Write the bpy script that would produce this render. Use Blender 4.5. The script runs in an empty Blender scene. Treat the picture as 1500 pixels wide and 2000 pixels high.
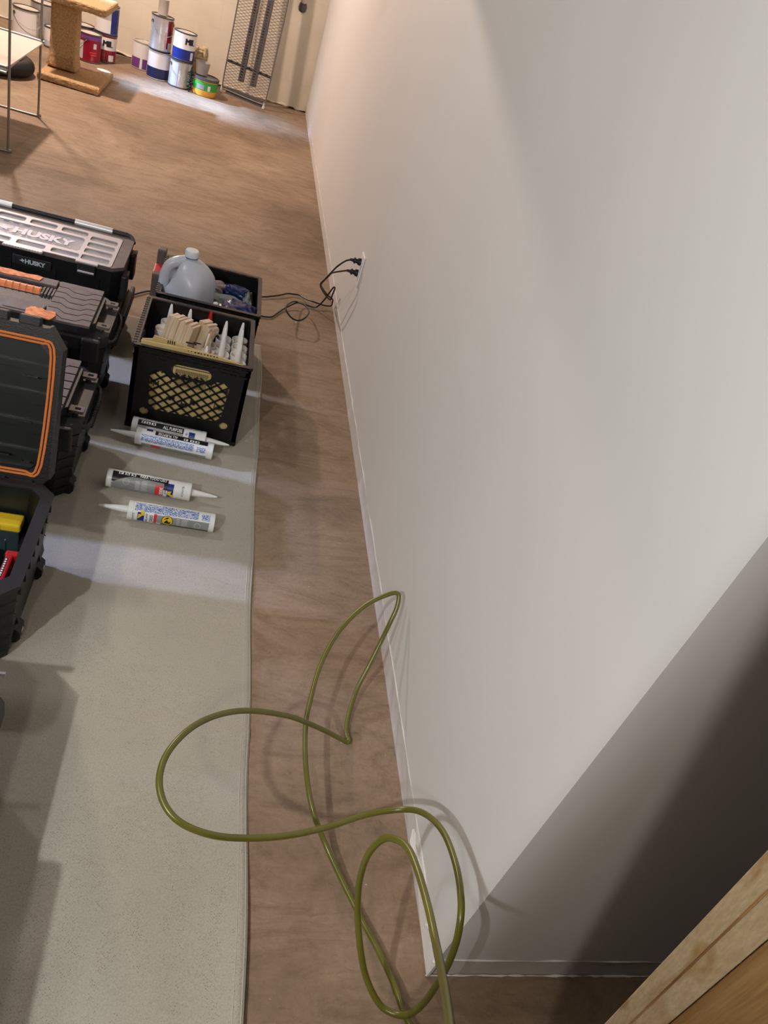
import bpy, bmesh, math, random
from mathutils import Vector, Matrix
random.seed(7)
S = bpy.context.scene
COL = S.collection
PI = math.pi

# ------------------------------------------------------------------ camera
cam = bpy.data.cameras.new('camera'); cam_o = bpy.data.objects.new('camera', cam); COL.objects.link(cam_o)
r_ = Vector((0.9487, -0.1106, 0.2961)); w_ = Vector((0.2687, 0.7760, -0.5708)); r_.normalize()
w_ = (w_ - r_ * w_.dot(r_)).normalized(); u_ = r_.cross(w_)
M = Matrix((( r_.x, u_.x, -w_.x, -0.557), (r_.y, u_.y, -w_.y, 0.0), (r_.z, u_.z, -w_.z, 1.35), (0, 0, 0, 1)))
cam_o.matrix_world = M
cam.sensor_fit = 'VERTICAL'; cam.sensor_height = 24; cam.sensor_width = 18
cam.lens = 24 * 1493.6 / 2000; cam.clip_start = 0.02
S.camera = cam_o
S.view_settings.view_transform = 'Standard'; S.view_settings.look = 'None'
S.view_settings.gamma = 1; S.view_settings.use_curve_mapping = False
S.view_settings.exposure = 0.0

# ------------------------------------------------------------------ world and lights
W = bpy.data.worlds.new('world'); S.world = W; W.use_nodes = True
W.node_tree.nodes['Background'].inputs[0].default_value = (0.6, 0.62, 0.68, 1)
W.node_tree.nodes['Background'].inputs[1].default_value = 0.3

def lamp(name, loc, power, color, radius=0.06):
    l = bpy.data.lights.new(name, 'POINT'); l.energy = power; l.color = color; l.shadow_soft_size = radius
    o = bpy.data.objects.new(name, l); o.location = loc; COL.objects.link(o); return o
def window_light(name, loc, target, sx, sy, power, color, spread=180):
    l = bpy.data.lights.new(name, 'AREA'); l.shape = 'RECTANGLE'; l.size = sx; l.size_y = sy
    l.energy = power; l.color = color; l.spread = math.radians(spread)
    o = bpy.data.objects.new(name, l); o.location = loc
    o.rotation_euler = (Vector(target) - Vector(loc)).to_track_quat('-Z', 'Y').to_euler(); COL.objects.link(o); return o
lamp('ceiling_lamp_middle', (-1.75, 2.35, 2.2), 34, (1.0, 0.965, 0.95))
lamp('ceiling_lamp_far', (-2.1, 5.8, 2.2), 265, (1.0, 0.775, 0.655))
lamp('ceiling_lamp_near', (-1.5, -0.55, 1.75), 84, (1.0, 0.995, 0.985), 0.025)
lamp('fill_lamp_soft', (-1.75, 0.12, 1.9), 24, (1.0, 0.98, 0.94), 0.22)  # added soft fill that brightens the return wall, no lamp known there
lamp('fill_lamp_back', (-0.87, -0.60, 1.62), 24, (1.0, 0.90, 0.80), 0.05)  # added fill behind the camera, lifts the return wall and pine boards
window_light('daylight_through_side_window', (-4.4, 2.5, 1.80), (-0.6, 1.9, 0.0), 0.16, 0.10, 15, (0.50, 0.58, 1.0), 50)
window_light('daylight_through_far_window', (-3.9, 6.5, 2.1), (-0.85, 6.6, 0.0), 0.20, 0.08, 7.5, (0.33, 0.56, 1.0), 14)

sp_ = bpy.data.lights.new('daylight_pinhole', 'SPOT'); sp_.energy = 30000; sp_.color = (0.85, 0.9, 1.0); sp_.spot_size = math.radians(1.0); sp_.spot_blend = 0.5; sp_.shadow_soft_size = 0.01
so_ = bpy.data.objects.new('daylight_pinhole', sp_); so_.location = (-3.9, 7.1, 2.0); so_.rotation_euler = (Vector((-1.555, 6.69, 0)) - Vector((-3.9, 7.1, 2.0))).to_track_quat('-Z', 'Y').to_euler(); COL.objects.link(so_)

# ------------------------------------------------------------------ materials
def mat(name, col, rough=0.6, metal=0.0, spec=0.4, bump=0.0, bscale=200, vary=0.0, vscale=8, coat=0.0, trans=0.0, alpha=1.0, sss=0.0):
    m = bpy.data.materials.new(name); m.use_nodes = True
    nt = m.node_tree; b = nt.nodes['Principled BSDF']
    b.inputs['Base Color'].default_value = (*col, 1); b.inputs['Roughness'].default_value = rough
    b.inputs['Metallic'].default_value = metal; b.inputs['Specular IOR Level'].default_value = spec
    if coat: b.inputs['Coat Weight'].default_value = coat; b.inputs['Coat Roughness'].default_value = 0.15
    if trans: b.inputs['Transmission Weight'].default_value = trans
    if sss: b.inputs['Subsurface Weight'].default_value = sss; b.inputs['Subsurface Scale'].default_value = 0.02
    b.inputs['Alpha'].default_value = alpha
    tc = nt.nodes.new('ShaderNodeTexCoord')
    if vary:
        n = nt.nodes.new('ShaderNodeTexNoise'); n.inputs['Scale'].default_value = vscale; n.inputs['Detail'].default_value = 6
        nt.links.new(tc.outputs['Object'], n.inputs['Vector'])
        rmp = nt.nodes.new('ShaderNodeValToRGB')
        rmp.color_ramp.elements[0].position = 0.3; rmp.color_ramp.elements[1].position = 0.7
        rmp.color_ramp.elements[0].color = tuple(c * (1 - vary) for c in col) + (1,)
        rmp.color_ramp.elements[1].color = tuple(min(1, c * (1 + vary)) for c in col) + (1,)
        nt.links.new(n.outputs['Fac'], rmp.inputs['Fac']); nt.links.new(rmp.outputs['Color'], b.inputs['Base Color'])
    if bump:
        n2 = nt.nodes.new('ShaderNodeTexNoise'); n2.inputs['Scale'].default_value = bscale; n2.inputs['Detail'].default_value = 4
        nt.links.new(tc.outputs['Object'], n2.inputs['Vector'])
        bp = nt.nodes.new('ShaderNodeBump'); bp.inputs['Strength'].default_value = bump; bp.inputs['Distance'].default_value = 0.002
        nt.links.new(n2.outputs['Fac'], bp.inputs['Height']); nt.links.new(bp.outputs['Normal'], b.inputs['Normal'])
    return m

class NT:
    def __init__(s, name):
        s.m = bpy.data.materials.new(name); s.m.use_nodes = True; s.t = s.m.node_tree; s.b = s.t.nodes['Principled BSDF']
        s.tc = s.t.nodes.new('ShaderNodeTexCoord')
    def n(s, kind, **kw):
        nd = s.t.nodes.new('ShaderNode' + kind)
        for k, v in kw.items():
            if k in nd.inputs.keys(): nd.inputs[k].default_value = v
            else: setattr(nd, k, v)
        return nd
    def l(s, a, b): s.t.links.new(a, b)
    def mapping(s, scale=(1, 1, 1), rot=(0, 0, 0), loc=(0, 0, 0)):
        mp = s.n('Mapping'); mp.inputs['Scale'].default_value = scale; mp.inputs['Rotation'].default_value = rot; mp.inputs['Location'].default_value = loc
        s.l(s.tc.outputs['Object'], mp.inputs['Vector']); return mp.outputs['Vector']
    def noise(s, vec, scale, detail=6, rough=0.6, dist=0.0):
        n = s.n('TexNoise'); n.inputs['Scale'].default_value = scale; n.inputs['Detail'].default_value = detail
        n.inputs['Roughness'].default_value = rough; n.inputs['Distortion'].default_value = dist; s.l(vec, n.inputs['Vector']); return n.outputs['Fac']
    def ramp(s, fac, stops):
        r = s.n('ValToRGB'); cr = r.color_ramp
        while len(cr.elements) < len(stops): cr.elements.new(0.5)
        for e, (p, c) in zip(cr.elements, stops): e.position = p; e.color = (*c, 1) if len(c) == 3 else c
        s.l(fac, r.inputs['Fac']); return r.outputs['Color']
    def mix(s, fac, a, b, mode='MIX'):
        m = s.n('Mix'); m.data_type = 'RGBA'; m.blend_type = mode
        if isinstance(fac, float): m.inputs[0].default_value = fac
        else: s.l(fac, m.inputs[0])
        for v, i in ((a, 6), (b, 7)):
            if isinstance(v, tuple): m.inputs[i].default_value = (*v, 1)
            else: s.l(v, m.inputs[i])
        return m.outputs[2]
    def bump(s, h, strength, dist=0.002):
        b = s.n('Bump'); b.inputs['Strength'].default_value = strength; b.inputs['Distance'].default_value = dist
        s.l(h, b.inputs['Height']); s.l(b.outputs['Normal'], s.b.inputs['Normal'])

def concrete():
    t = NT('concrete_floor'); v = t.mapping()
    big = t.noise(v, 1.3, 8, 0.62, 0.6)
    base = t.ramp(big, [(0.30, (0.17, 0.118, 0.072)), (0.5, (0.28, 0.198, 0.130)), (0.70, (0.37, 0.275, 0.190))])
    v2 = t.mapping((1.0, 2.6, 1), (0, 0, 0.5)); st = t.noise(v2, 3.2, 9, 0.68, 3.2)
    streak = t.ramp(st, [(0.36, (0.80, 0.78, 0.76)), (0.5, (1, 1, 1)), (0.66, (1.12, 1.12, 1.12))])
    c = t.mix(1.0, base, streak, 'MULTIPLY')
    v3 = t.mapping((2.2, 7.0, 1), (0, 0, -0.7)); sp = t.noise(v3, 6, 9, 0.78, 2.5)
    dk = t.ramp(sp, [(0.56, (0, 0, 0)), (0.70, (1, 1, 1))])
    c = t.mix(dk, c, t.mix(0.55, c, (0.085, 0.06, 0.04)))
    fn = t.noise(v, 90, 4, 0.7); c = t.mix(1.0, c, t.ramp(fn, [(0.3, (0.88, 0.88, 0.88)), (0.7, (1.1, 1.1, 1.1))]), 'MULTIPLY')
    sc = t.noise(t.mapping((1, 1, 1), (0, 0, 0), (3, 1, 0)), 38, 3, 0.5)
    c = t.mix(t.ramp(sc, [(0.755, (0, 0, 0)), (0.79, (1, 1, 1))]), c, (0.55, 0.5, 0.44))
    t.l(c, t.b.inputs['Base Color']); t.b.inputs['Roughness'].default_value = 0.62; t.b.inputs['Specular IOR Level'].default_value = 0.35
    hb = t.mix(0.5, st, fn); t.bump(hb, 0.5, 0.005); return t.m
def canvas():
    t = NT('canvas_cloth'); v = t.mapping()
    base = t.ramp(t.noise(v, 2.2, 5, 0.6), [(0.3, (0.385, 0.360, 0.300)), (0.7, (0.465, 0.438, 0.37))])
    vo = t.n('TexVoronoi'); vo.inputs['Scale'].default_value = 250; vo.inputs['Randomness'].default_value = 0.55
    t.l(t.mapping((1, 1.0, 1), (0, 0, 0.75)), vo.inputs['Vector'])
    dot = t.ramp(vo.outputs['Distance'], [(0.13, (1, 1, 1)), (0.27, (0, 0, 0))])
    pick = t.ramp(t.noise(v, 60, 3, 0.6), [(0.40, (0, 0, 0)), (0.58, (1, 1, 1))])
    dd = t.mix(1.0, dot, pick, 'MULTIPLY')
    c = t.mix(dd, base, t.mix(0.60, base, (0.11, 0.085, 0.07)))
    fn = t.noise(v, 420, 2, 0.5); c = t.mix(1.0, c, t.ramp(fn, [(0.25, (0.85, 0.85, 0.85)), (0.75, (1.12, 1.12, 1.12))]), 'MULTIPLY')
    st = t.noise(t.mapping((1, 3, 1), (0, 0, 0.2)), 16, 3, 0.5); c = t.mix(t.ramp(st, [(0.745, (0, 0, 0)), (0.775, (0.6, 0.6, 0.6))]), c, (0.22, 0.16, 0.10))
    t.l(c, t.b.inputs['Base Color']); t.b.inputs['Roughness'].default_value = 0.9; t.b.inputs['Specular IOR Level'].default_value = 0.15
    t.bump(t.mix(0.4, fn, dot), 0.25, 0.001); return t.m
def drywall():
    t = NT('painted_drywall'); v = t.mapping()
    c = t.ramp(t.noise(v, 1.5, 3), [(0.3, (0.650, 0.652, 0.640)), (0.7, (0.680, 0.682, 0.670))])
    t.l(c, t.b.inputs['Base Color']); t.b.inputs['Roughness'].default_value = 0.55; t.b.inputs['Specular IOR Level'].default_value = 0.35
    t.bump(t.noise(v, 160, 4, 0.6), 0.12, 0.001); return t.m
def block():
    t = NT('painted_block'); 
    mp = t.n('Mapping'); mp.inputs['Rotation'].default_value = (PI / 2, 0, 0); t.l(t.tc.outputs['Object'], mp.inputs['Vector'])
    br = t.n('TexBrick'); br.inputs['Scale'].default_value = 1.0; br.inputs['Brick Width'].default_value = 0.406; br.inputs['Row Height'].default_value = 0.203
    br.inputs['Mortar Size'].default_value = 0.006; br.inputs['Mortar Smooth'].default_value = 0.6
    t.l(mp.outputs['Vector'], br.inputs['Vector'])
    v = t.mapping(); n = t.noise(v, 3, 6)
    c = t.ramp(n, [(0.3, (0.66, 0.59, 0.46)), (0.7, (0.76, 0.69, 0.56))])
    t.l(t.mix(br.outputs['Fac'], c, t.mix(0.05, c, (0.3, 0.22, 0.14))), t.b.inputs['Base Color']); t.b.inputs['Roughness'].default_value = 0.6
    h = t.mix(0.75, t.mix(br.outputs['Fac'], (1, 1, 1), (0, 0, 0)), t.noise(v, 40, 5, 0.7)); t.bump(h, 0.30, 0.003); return t.m
def wood(name, a, b, c3, scale=(1, 1, 1), k=14.0, rot=(0, 0, 0)):
    t = NT(name)
    g = t.noise(t.mapping((k, k, k * 0.035 * scale[2]), rot), 1.6, 3, 0.5, 0.8)
    c = t.ramp(g, [(0.34, c3), (0.5, b), (0.62, a), (0.74, b)])
    f = t.noise(t.mapping((k * 9, k * 9, k * 0.25 * scale[2]), rot), 2.0, 4, 0.6); c = t.mix(1.0, c, t.ramp(f, [(0.3, (0.82, 0.80, 0.78)), (0.7, (1.08, 1.08, 1.08))]), 'MULTIPLY')
    t.l(c, t.b.inputs['Base Color']); t.b.inputs['Roughness'].default_value = 0.45; return t.m
def speckle(name, a, b, scale=900, th=0.5, stretch=(1, 1, 1)):
    t = NT(name); v = t.mapping(stretch); f = t.noise(v, scale, 2, 0.6)
    t.l(t.ramp(f, [(th - 0.02, a), (th + 0.02, b)]), t.b.inputs['Base Color']); t.b.inputs['Roughness'].default_value = 0.35; return t.m

M_floor = concrete(); M_cloth = canvas(); M_dry = drywall(); M_block = block()
M_plate = mat('base_plate_paint', (0.60, 0.575, 0.55), 0.7, bump=0.5, bscale=60, vary=0.06, vscale=20)
M_caulk = mat('caulk_bead', (0.80, 0.79, 0.77), 0.5, bump=0.4, bscale=90)
M_ceil = mat('ceiling_joist_wood', (0.10, 0.08, 0.065), 0.9)
M_dim = mat('bare_concrete_wall', (0.12, 0.115, 0.11), 0.9, vary=0.2, vscale=3)
M_black = mat('black_plastic', (0.007, 0.007, 0.008), 0.42, bump=0.35, bscale=500, vary=0.3, vscale=14)
M_black2 = mat('charcoal_plastic', (0.017, 0.0165, 0.018), 0.5, bump=0.3, bscale=500, vary=0.25, vscale=9)
M_lidtop = mat('dusty_dark_grey_plastic', (0.115, 0.092, 0.083), 0.62, bump=0.5, bscale=300, vary=0.22, vscale=30)
M_groove = mat('groove_black', (0.012, 0.011, 0.011), 0.6)
M_orange = mat('orange_plastic', (0.62, 0.17, 0.04), 0.45, vary=0.15, vscale=20)
M_oranged = mat('orange_paint_smear', (0.72, 0.24, 0.08), 0.7, vary=0.35, vscale=70, bump=0.6, bscale=200)
M_gasket = mat('orange_gasket', (0.66, 0.20, 0.045), 0.5)
M_inner = mat('green_black_interior', (0.007, 0.0098, 0.008), 0.35, vary=0.3, vscale=5)
M_clearf = mat('frosted_lid_frame', (0.50, 0.44, 0.42), 0.4, vary=0.08, vscale=20)
M_pane = mat('clear_lid_pane', (0.75, 0.72, 0.70), 0.12, alpha=0.28, spec=0.8)
M_contents = speckle('small_parts_contents', (0.035, 0.03, 0.028), (0.15, 0.125, 0.115), 70, 0.5)
M_silver = mat('silver_metal', (0.62, 0.62, 0.63), 0.3, 0.9)
M_alum = mat('white_metal_bar', (0.72, 0.72, 0.72), 0.35, 0.3)
M_white = mat('white_plastic', (0.80, 0.81, 0.80), 0.35, sss=0.05)
M_cup = mat('translucent_tube_end', (0.78, 0.74, 0.70), 0.4, sss=0.1)
M_cupin = mat('dried_caulk', (0.66, 0.56, 0.48), 0.6, vary=0.12, vscale=60)
M_blue = mat('navy_label', (0.012, 0.03, 0.20), 0.35)
M_lblack = mat('black_label', (0.012, 0.012, 0.014), 0.35)
M_grey = mat('grey_label', (0.27, 0.28, 0.28), 0.35, vary=0.15, vscale=30)
M_lgrey = mat('light_grey_print', (0.50, 0.51, 0.51), 0.4)
M_red = mat('red_plastic', (0.42, 0.010, 0.014), 0.4)
M_redlab = mat('red_label', (0.62, 0.04, 0.06), 0.35)
M_yellow = mat('yellow_plastic', (0.75, 0.52, 0.02), 0.4, vary=0.06)
M_lwhite = mat('white_print', (0.85, 0.85, 0.85), 0.4)
M_fine = speckle('fine_blue_print', (0.75, 0.80, 0.86), (0.05, 0.14, 0.42), 620, 0.49, (0.55, 1, 1))
M_fine2 = speckle('fine_dark_print', (0.72, 0.74, 0.76), (0.05, 0.07, 0.15), 700, 0.5, (0.5, 1, 1))
M_card = mat('ochre_cardboard', (0.56, 0.43, 0.19), 0.8, vary=0.1, vscale=12)
M_ink = mat('printing_ink', (0.03, 0.025, 0.02), 0.7)
M_shim = wood('shim_wood', (0.55, 0.42, 0.28), (0.68, 0.55, 0.40), (0.50, 0.37, 0.22), (1, 1, 1), 40)
M_shimend = mat('torn_shim_end', (0.72, 0.55, 0.42), 0.8, bump=1.0, bscale=120, vary=0.15, vscale=60)
M_stick = mat('stir_stick_wood', (0.55, 0.36, 0.20), 0.7)
M_jug = mat('translucent_jug', (0.50, 0.53, 0.60), 0.3, alpha=1.0, sss=0.35, bump=0.2, bscale=40)
M_jugcap = mat('milky_cap', (0.66, 0.68, 0.74), 0.4)
M_hose = mat('olive_green_hose', (0.135, 0.128, 0.016), 0.3, spec=0.6, vary=0.12, vscale=10)
M_cord = mat('black_cord', (0.012, 0.011, 0.010), 0.45)
M_outlet = mat('outlet_white', (0.86, 0.86, 0.87), 0.3)
M_carpet = mat('tan_carpet', (0.46, 0.30, 0.15), 0.95, bump=1.0, bscale=160, vary=0.3, vscale=110)
M_rubber = mat('black_rubber', (0.005, 0.0045, 0.0045), 0.6)
M_wire = mat('dull_chrome_wire', (0.30, 0.28, 0.26), 0.35, 0.8)
M_board = mat('off_white_board', (0.66, 0.60, 0.53), 0.4)
M_bluec = mat('blue_plastic_bag', (0.008, 0.018, 0.085), 0.3, bump=0.6, bscale=25)
M_ggc = mat('grey_green_cloth', (0.13, 0.16, 0.15), 0.85, vary=0.2, vscale=25)
M_tanbag = mat('dusty_wrapper', (0.30, 0.25, 0.23), 0.5, vary=0.25, vscale=30)
M_mesh = mat('dark_grey_mesh', (0.14, 0.13, 0.13), 0.45, 0.3)
M_canw = mat('can_white_label', (0.74, 0.73, 0.72), 0.35)
M_canb = mat('can_navy_label', (0.012, 0.02, 0.085), 0.35)
M_canbb = mat('can_blue_label', (0.012, 0.028, 0.19), 0.35)
M_canr = mat('can_red_label', (0.24, 0.006, 0.022), 0.25)
M_canp = mat('can_purple_label', (0.16, 0.05, 0.24), 0.35)
M_tin = mat('tin', (0.55, 0.53, 0.51), 0.3, 0.55, vary=0.12, vscale=20)
M_tind = mat('dark_tin_rim', (0.12, 0.115, 0.12), 0.35, 0.6)
M_paintd = mat('dried_paint_lid', (0.55, 0.50, 0.44), 0.5, vary=0.15, vscale=25)
M_bucko = mat('bucket_orange', (0.75, 0.36, 0.05), 0.4)
M_buckg = mat('bucket_green_label', (0.04, 0.34, 0.04), 0.4)
M_cupw = mat('foggy_plastic_cup', (0.42, 0.38, 0.34), 0.4)
M_twine = mat('twine', (0.52, 0.42, 0.26), 0.9, bump=1.0, bscale=90, vary=0.25, vscale=60)
M_pipe = mat('grey_conduit', (0.55, 0.52, 0.46), 0.5)
M_greenbox = mat('pale_green_plastic', (0.30, 0.38, 0.28), 0.5, vary=0.1)
M_chain = mat('yellow_green_rope', (0.30, 0.28, 0.06), 0.6, vary=0.4, vscale=120)
M_smoke = mat('smoked_clear_plastic', (0.03, 0.05, 0.06), 0.2, coat=0.5)
M_pine = wood('pale_pine', (0.70, 0.53, 0.31), (0.76, 0.60, 0.38), (0.55, 0.34, 0.15), (1, 1, 6), 22)
M_pine2 = wood('brown_pine_face', (0.48, 0.28, 0.11), (0.56, 0.35, 0.15), (0.24, 0.10, 0.035), (1, 1, 1), 30)

# ------------------------------------------------------------------ mesh helpers
def mk(name, bm, m, parent=None, smooth=False, kind=None):
    me = bpy.data.meshes.new(name); bm.normal_update(); bm.to_mesh(me); bm.free()
    ms = m if isinstance(m, (list, tuple)) else [m]
    for x in ms: me.materials.append(x)
    if smooth:
        for p in me.polygons: p.use_smooth = True
        try: me.set_sharp_from_angle(angle=math.radians(40))
        except Exception: pass
    o = bpy.data.objects.new(name, me); COL.objects.link(o)
    if parent: o.parent = parent
    if kind: o['kind'] = kind
    return o
def tag(o, label, cat, group=None):
    o['label'] = label; o['category'] = cat
    if group: o['group'] = group
    return o
def thing(name, loc, label, cat, group=None, rot=(0, 0, 0)):
    o = bpy.data.objects.new(name, None); o.empty_display_size = 0.05; COL.objects.link(o)
    o.location = loc; o.rotation_euler = rot
    return tag(o, label, cat, group)
def BM(): return bmesh.new()
def box(bm, x0, x1, y0, y1, z0, z1, mi=0, bev=0.0, T=None):
    vs = [bm.verts.new(p) for p in ((x0, y0, z0), (x1, y0, z0), (x1, y1, z0), (x0, y1, z0), (x0, y0, z1), (x1, y0, z1), (x1, y1, z1), (x0, y1, z1))]
    fs = [bm.faces.new([vs[i] for i in f]) for f in ((3, 2, 1, 0), (4, 5, 6, 7), (0, 1, 5, 4), (1, 2, 6, 5), (2, 3, 7, 6), (3, 0, 4, 7))]
    for f in fs: f.material_index = mi
    if bev > 0:
        es = list({e for f in fs for e in f.edges})
        rr = bmesh.ops.bevel(bm, geom=es, offset=bev, segments=2, profile=0.5, affect='EDGES')
        for f in rr['faces']: f.material_index = mi
        nv = list({v for f in rr['faces'] for v in f.verts} | {v for v in vs if v.is_valid})
    else: nv = vs
    if T is not None:
        for v in nv: v.co = T @ v.co
    return nv
def prism(bm, pts, z0, z1, mi=0, taper=1.0, cx=0, cy=0, T=None, top=True, bot=True):
    n = len(pts)
    a = [bm.verts.new((cx + (p[0] - cx) * taper, cy + (p[1] - cy) * taper, z0)) for p in pts]
    b = [bm.verts.new((p[0], p[1], z1)) for p in pts]
    area = sum(pts[i][0] * pts[(i + 1) % n][1] - pts[(i + 1) % n][0] * pts[i][1] for i in range(n))
    if area < 0: a.reverse(); b.reverse()
    fs = [bm.faces.new((a[i], a[(i + 1) % n], b[(i + 1) % n], b[i])) for i in range(n)]
    if bot: fs.append(bm.faces.new(list(reversed(a))))
    if top: fs.append(bm.faces.new(b))
    for f in fs: f.material_index = mi
    if T is not None:
        for v in a + b: v.co = T @ v.co
    return a, b
def lathe(bm, prof, seg=32, mi=0, T=None, cap0=True, cap1=True, mis=None):
    rings = []
    for r, z in prof:
        rings.append([bm.verts.new((r * math.cos(2 * PI * i / seg), r * math.sin(2 * PI * i / seg), z)) for i in range(seg)])
    for k in range(len(rings) - 1):
        for i in range(seg):
            j = (i + 1) % seg; f = bm.faces.new((rings[k][i], rings[k][j], rings[k + 1][j], rings[k + 1][i])); f.material_index = mis[k] if mis else mi
    if cap0: f = bm.faces.new(list(reversed(rings[0]))); f.material_index = mis[0] if mis else mi
    if cap1: f = bm.faces.new(rings[-1]); f.material_index = mis[-1] if mis else mi
    if T is not None:
        for rg in rings:
            for v in rg: v.co = T @ v.co
def smooth_path(pts, sub=6):
    P = [Vector(p) for p in pts]; out = []
    for i in range(len(P) - 1):
        p0 = P[max(i - 1, 0)]; p1 = P[i]; p2 = P[i + 1]; p3 = P[min(i + 2, len(P) - 1)]
        for k in range(sub):
            t = k / sub
            out.append(0.5 * ((2 * p1) + (-p0 + p2) * t + (2 * p0 - 5 * p1 + 4 * p2 - p3) * t * t + (-p0 + 3 * p1 - 3 * p2 + p3) * t ** 3))
    out.append(P[-1]); return out
def tube(bm, pts, r, seg=10, mi=0, rad=None, T=None):
    P = [Vector(p) for p in pts]; prev = None; rings = []
    for i, p in enumerate(P):
        t = (P[min(i + 1, len(P) - 1)] - P[max(i - 1, 0)]).normalized()
        if prev is None:
            a = Vector((0, 0, 1)) if abs(t.z) < 0.9 else Vector((1, 0, 0)); n = t.cross(a).normalized()
        else: n = (prev - t * prev.dot(t)).normalized()
        prev = n; b = t.cross(n); rr = rad[i] if rad else r
        rings.append([bm.verts.new(p + (n * math.cos(2 * PI * k / seg) + b * math.sin(2 * PI * k / seg)) * rr) for k in range(seg)])
    for a, b in zip(rings, rings[1:]):
        for k in range(seg):
            j = (k + 1) % seg; f = bm.faces.new((a[k], a[j], b[j], b[k])); f.material_index = mi
    f = bm.faces.new(list(reversed(rings[0]))); f.material_index = mi
    f = bm.faces.new(rings[-1]); f.material_index = mi
    if T is not None:
        for rg in rings:
            for v in rg: v.co = T @ v.co
def bar(bm, a, b, r, seg=8, mi=0, T=None): tube(bm, [a, b], r, seg, mi, T=T)
def rrect(x0, x1, y0, y1, r, n=5):
    pts = []
    for cx, cy, a0 in ((x1 - r, y1 - r, 0), (x0 + r, y1 - r, PI / 2), (x0 + r, y0 + r, PI), (x1 - r, y0 + r, 1.5 * PI)):
        for k in range(n + 1):
            a = a0 + PI / 2 * k / n; pts.append((cx + r * math.cos(a), cy + r * math.sin(a)))
    return pts
def cham(x0, x1, y0, y1, c):
    return [(x0 + c, y0), (x1 - c, y0), (x1, y0 + c), (x1, y1 - c), (x1 - c, y1), (x0 + c, y1), (x0, y1 - c), (x0, y0 + c)]
def plate(bm, outer, holes, th, T=None, mi=0):
    """flat plate with holes, thickness along local +z"""
    cu = bpy.data.curves.new('tmp', 'CURVE'); cu.dimensions = '2D'; cu.fill_mode = 'BOTH'; cu.extrude = th / 2
    for loop in [outer] + holes:
        sp = cu.splines.new('POLY'); sp.points.add(len(loop) - 1)
        for p, q in zip(sp.points, loop): p.co = (q[0], q[1], 0, 1)
        sp.use_cyclic_u = True
    o = bpy.data.objects.new('tmp', cu); me = o.to_mesh()
    add_mesh(bm, me, Matrix.Translation((0, 0, th / 2)) if T is None else T @ Matrix.Translation((0, 0, th / 2)), mi)
    o.to_mesh_clear(); bpy.data.objects.remove(o); bpy.data.curves.remove(cu)
def add_mesh(bm, me, T, mi, fn=None):
    vs = [bm.verts.new(fn(v.co) if fn else T @ v.co) for v in me.vertices]
    for p in me.polygons:
        try: f = bm.faces.new([vs[i] for i in p.vertices]); f.material_index = mi
        except ValueError: pass
def wrapped(bm, src, mi, fn, step=0.0012):
    """cut a flat shape finely, then bend it with fn"""
    for ax in (0, 1):
        lo = min(v.co[ax] for v in src.verts); hi = max(v.co[ax] for v in src.verts); k = int(lo / step) + 1
        while k * step < hi:
            co = [0, 0, 0]; no = [0, 0, 0]; co[ax] = k * step; no[ax] = 1
            bmesh.ops.bisect_plane(src, geom=list(src.verts) + list(src.edges) + list(src.faces), plane_co=co, plane_no=no); k += 1
    me = bpy.data.meshes.new('tmp'); src.to_mesh(me); src.free(); add_mesh(bm, me, None, mi, fn); bpy.data.meshes.remove(me)
def text(bm, s, size, T=None, mi=0, fn=None, th=0.0003, squash=1.0, align='CENTER', bold=0.0, step=0.0012):
    cu = bpy.data.curves.new('tmp', 'FONT'); cu.body = s; cu.size = size; cu.extrude = 0 if fn else th; cu.align_x = align; cu.align_y = 'CENTER'; cu.offset = bold * size; cu.resolution_u = 3
    o = bpy.data.objects.new('tmp', cu); me = o.to_mesh()
    for v in me.vertices: v.co.x *= squash
    if fn: src = bmesh.new(); src.from_mesh(me); wrapped(bm, src, mi, fn, step)
    else: add_mesh(bm, me, T, mi, fn)
    o.to_mesh_clear(); bpy.data.objects.remove(o); bpy.data.curves.remove(cu)
def frame(o, x, y):
    """matrix with local x, y axes in world and z = x cross y"""
    x = Vector(x).normalized(); y = Vector(y); y = (y - x * y.dot(x)).normalized(); z = x.cross(y)
    return Matrix(((x.x, y.x, z.x, o[0]), (x.y, y.y, z.y, o[1]), (x.z, y.z, z.z, o[2]), (0, 0, 0, 1)))
def copy_tree(o, parent=None):
    c = o.copy(); COL.objects.link(c)
    if parent: c.parent = parent; c.matrix_parent_inverse = o.matrix_parent_inverse
    for ch in list(o.children): copy_tree(ch, c)
    return c

# ------------------------------------------------------------------ setting
YF = 7.44; YC = 0.52; H = 2.4
b = BM(); box(b, -4.6, 2.2, -2.6, YF + 0.2, -0.15, 0); mk('floor', b, M_floor, kind='structure')
b = BM(); box(b, -4.6, 2.2, -2.6, YF + 0.2, H, H + 0.1); mk('ceiling', b, M_ceil, kind='structure')
b = BM()   # right wall with its return: drywall stops 6.5 cm above the slab
prism(b, [(0, YC), (2.2, YC), (2.2, YC + 0.12), (0.12, YC + 0.12), (0.12, YF), (0, YF)], 0.068, H)
mk('wall_right', b, M_dry, kind='structure')
b = BM(); box(b, -4.6, 0.1, YF, YF + 0.2, 0.012, H); mk('wall_far', b, M_block, kind='structure')
b = BM(); box(b, -4.7, -4.6, -2.6, YF + 0.2, 0, H); mk('wall_left', b, M_dim, kind='structure')
b = BM(); box(b, -4.6, 2.2, -2.7, -2.6, 0, H); mk('wall_back', b, M_dim, kind='structure')
b = BM(); box(b, -0.95, -0.925, -2.6, -0.165, 0, H); mk('blocker_panel', b, M_dim, kind='structure')  # unseen panel added to cut the near lamp off the return wall
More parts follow.
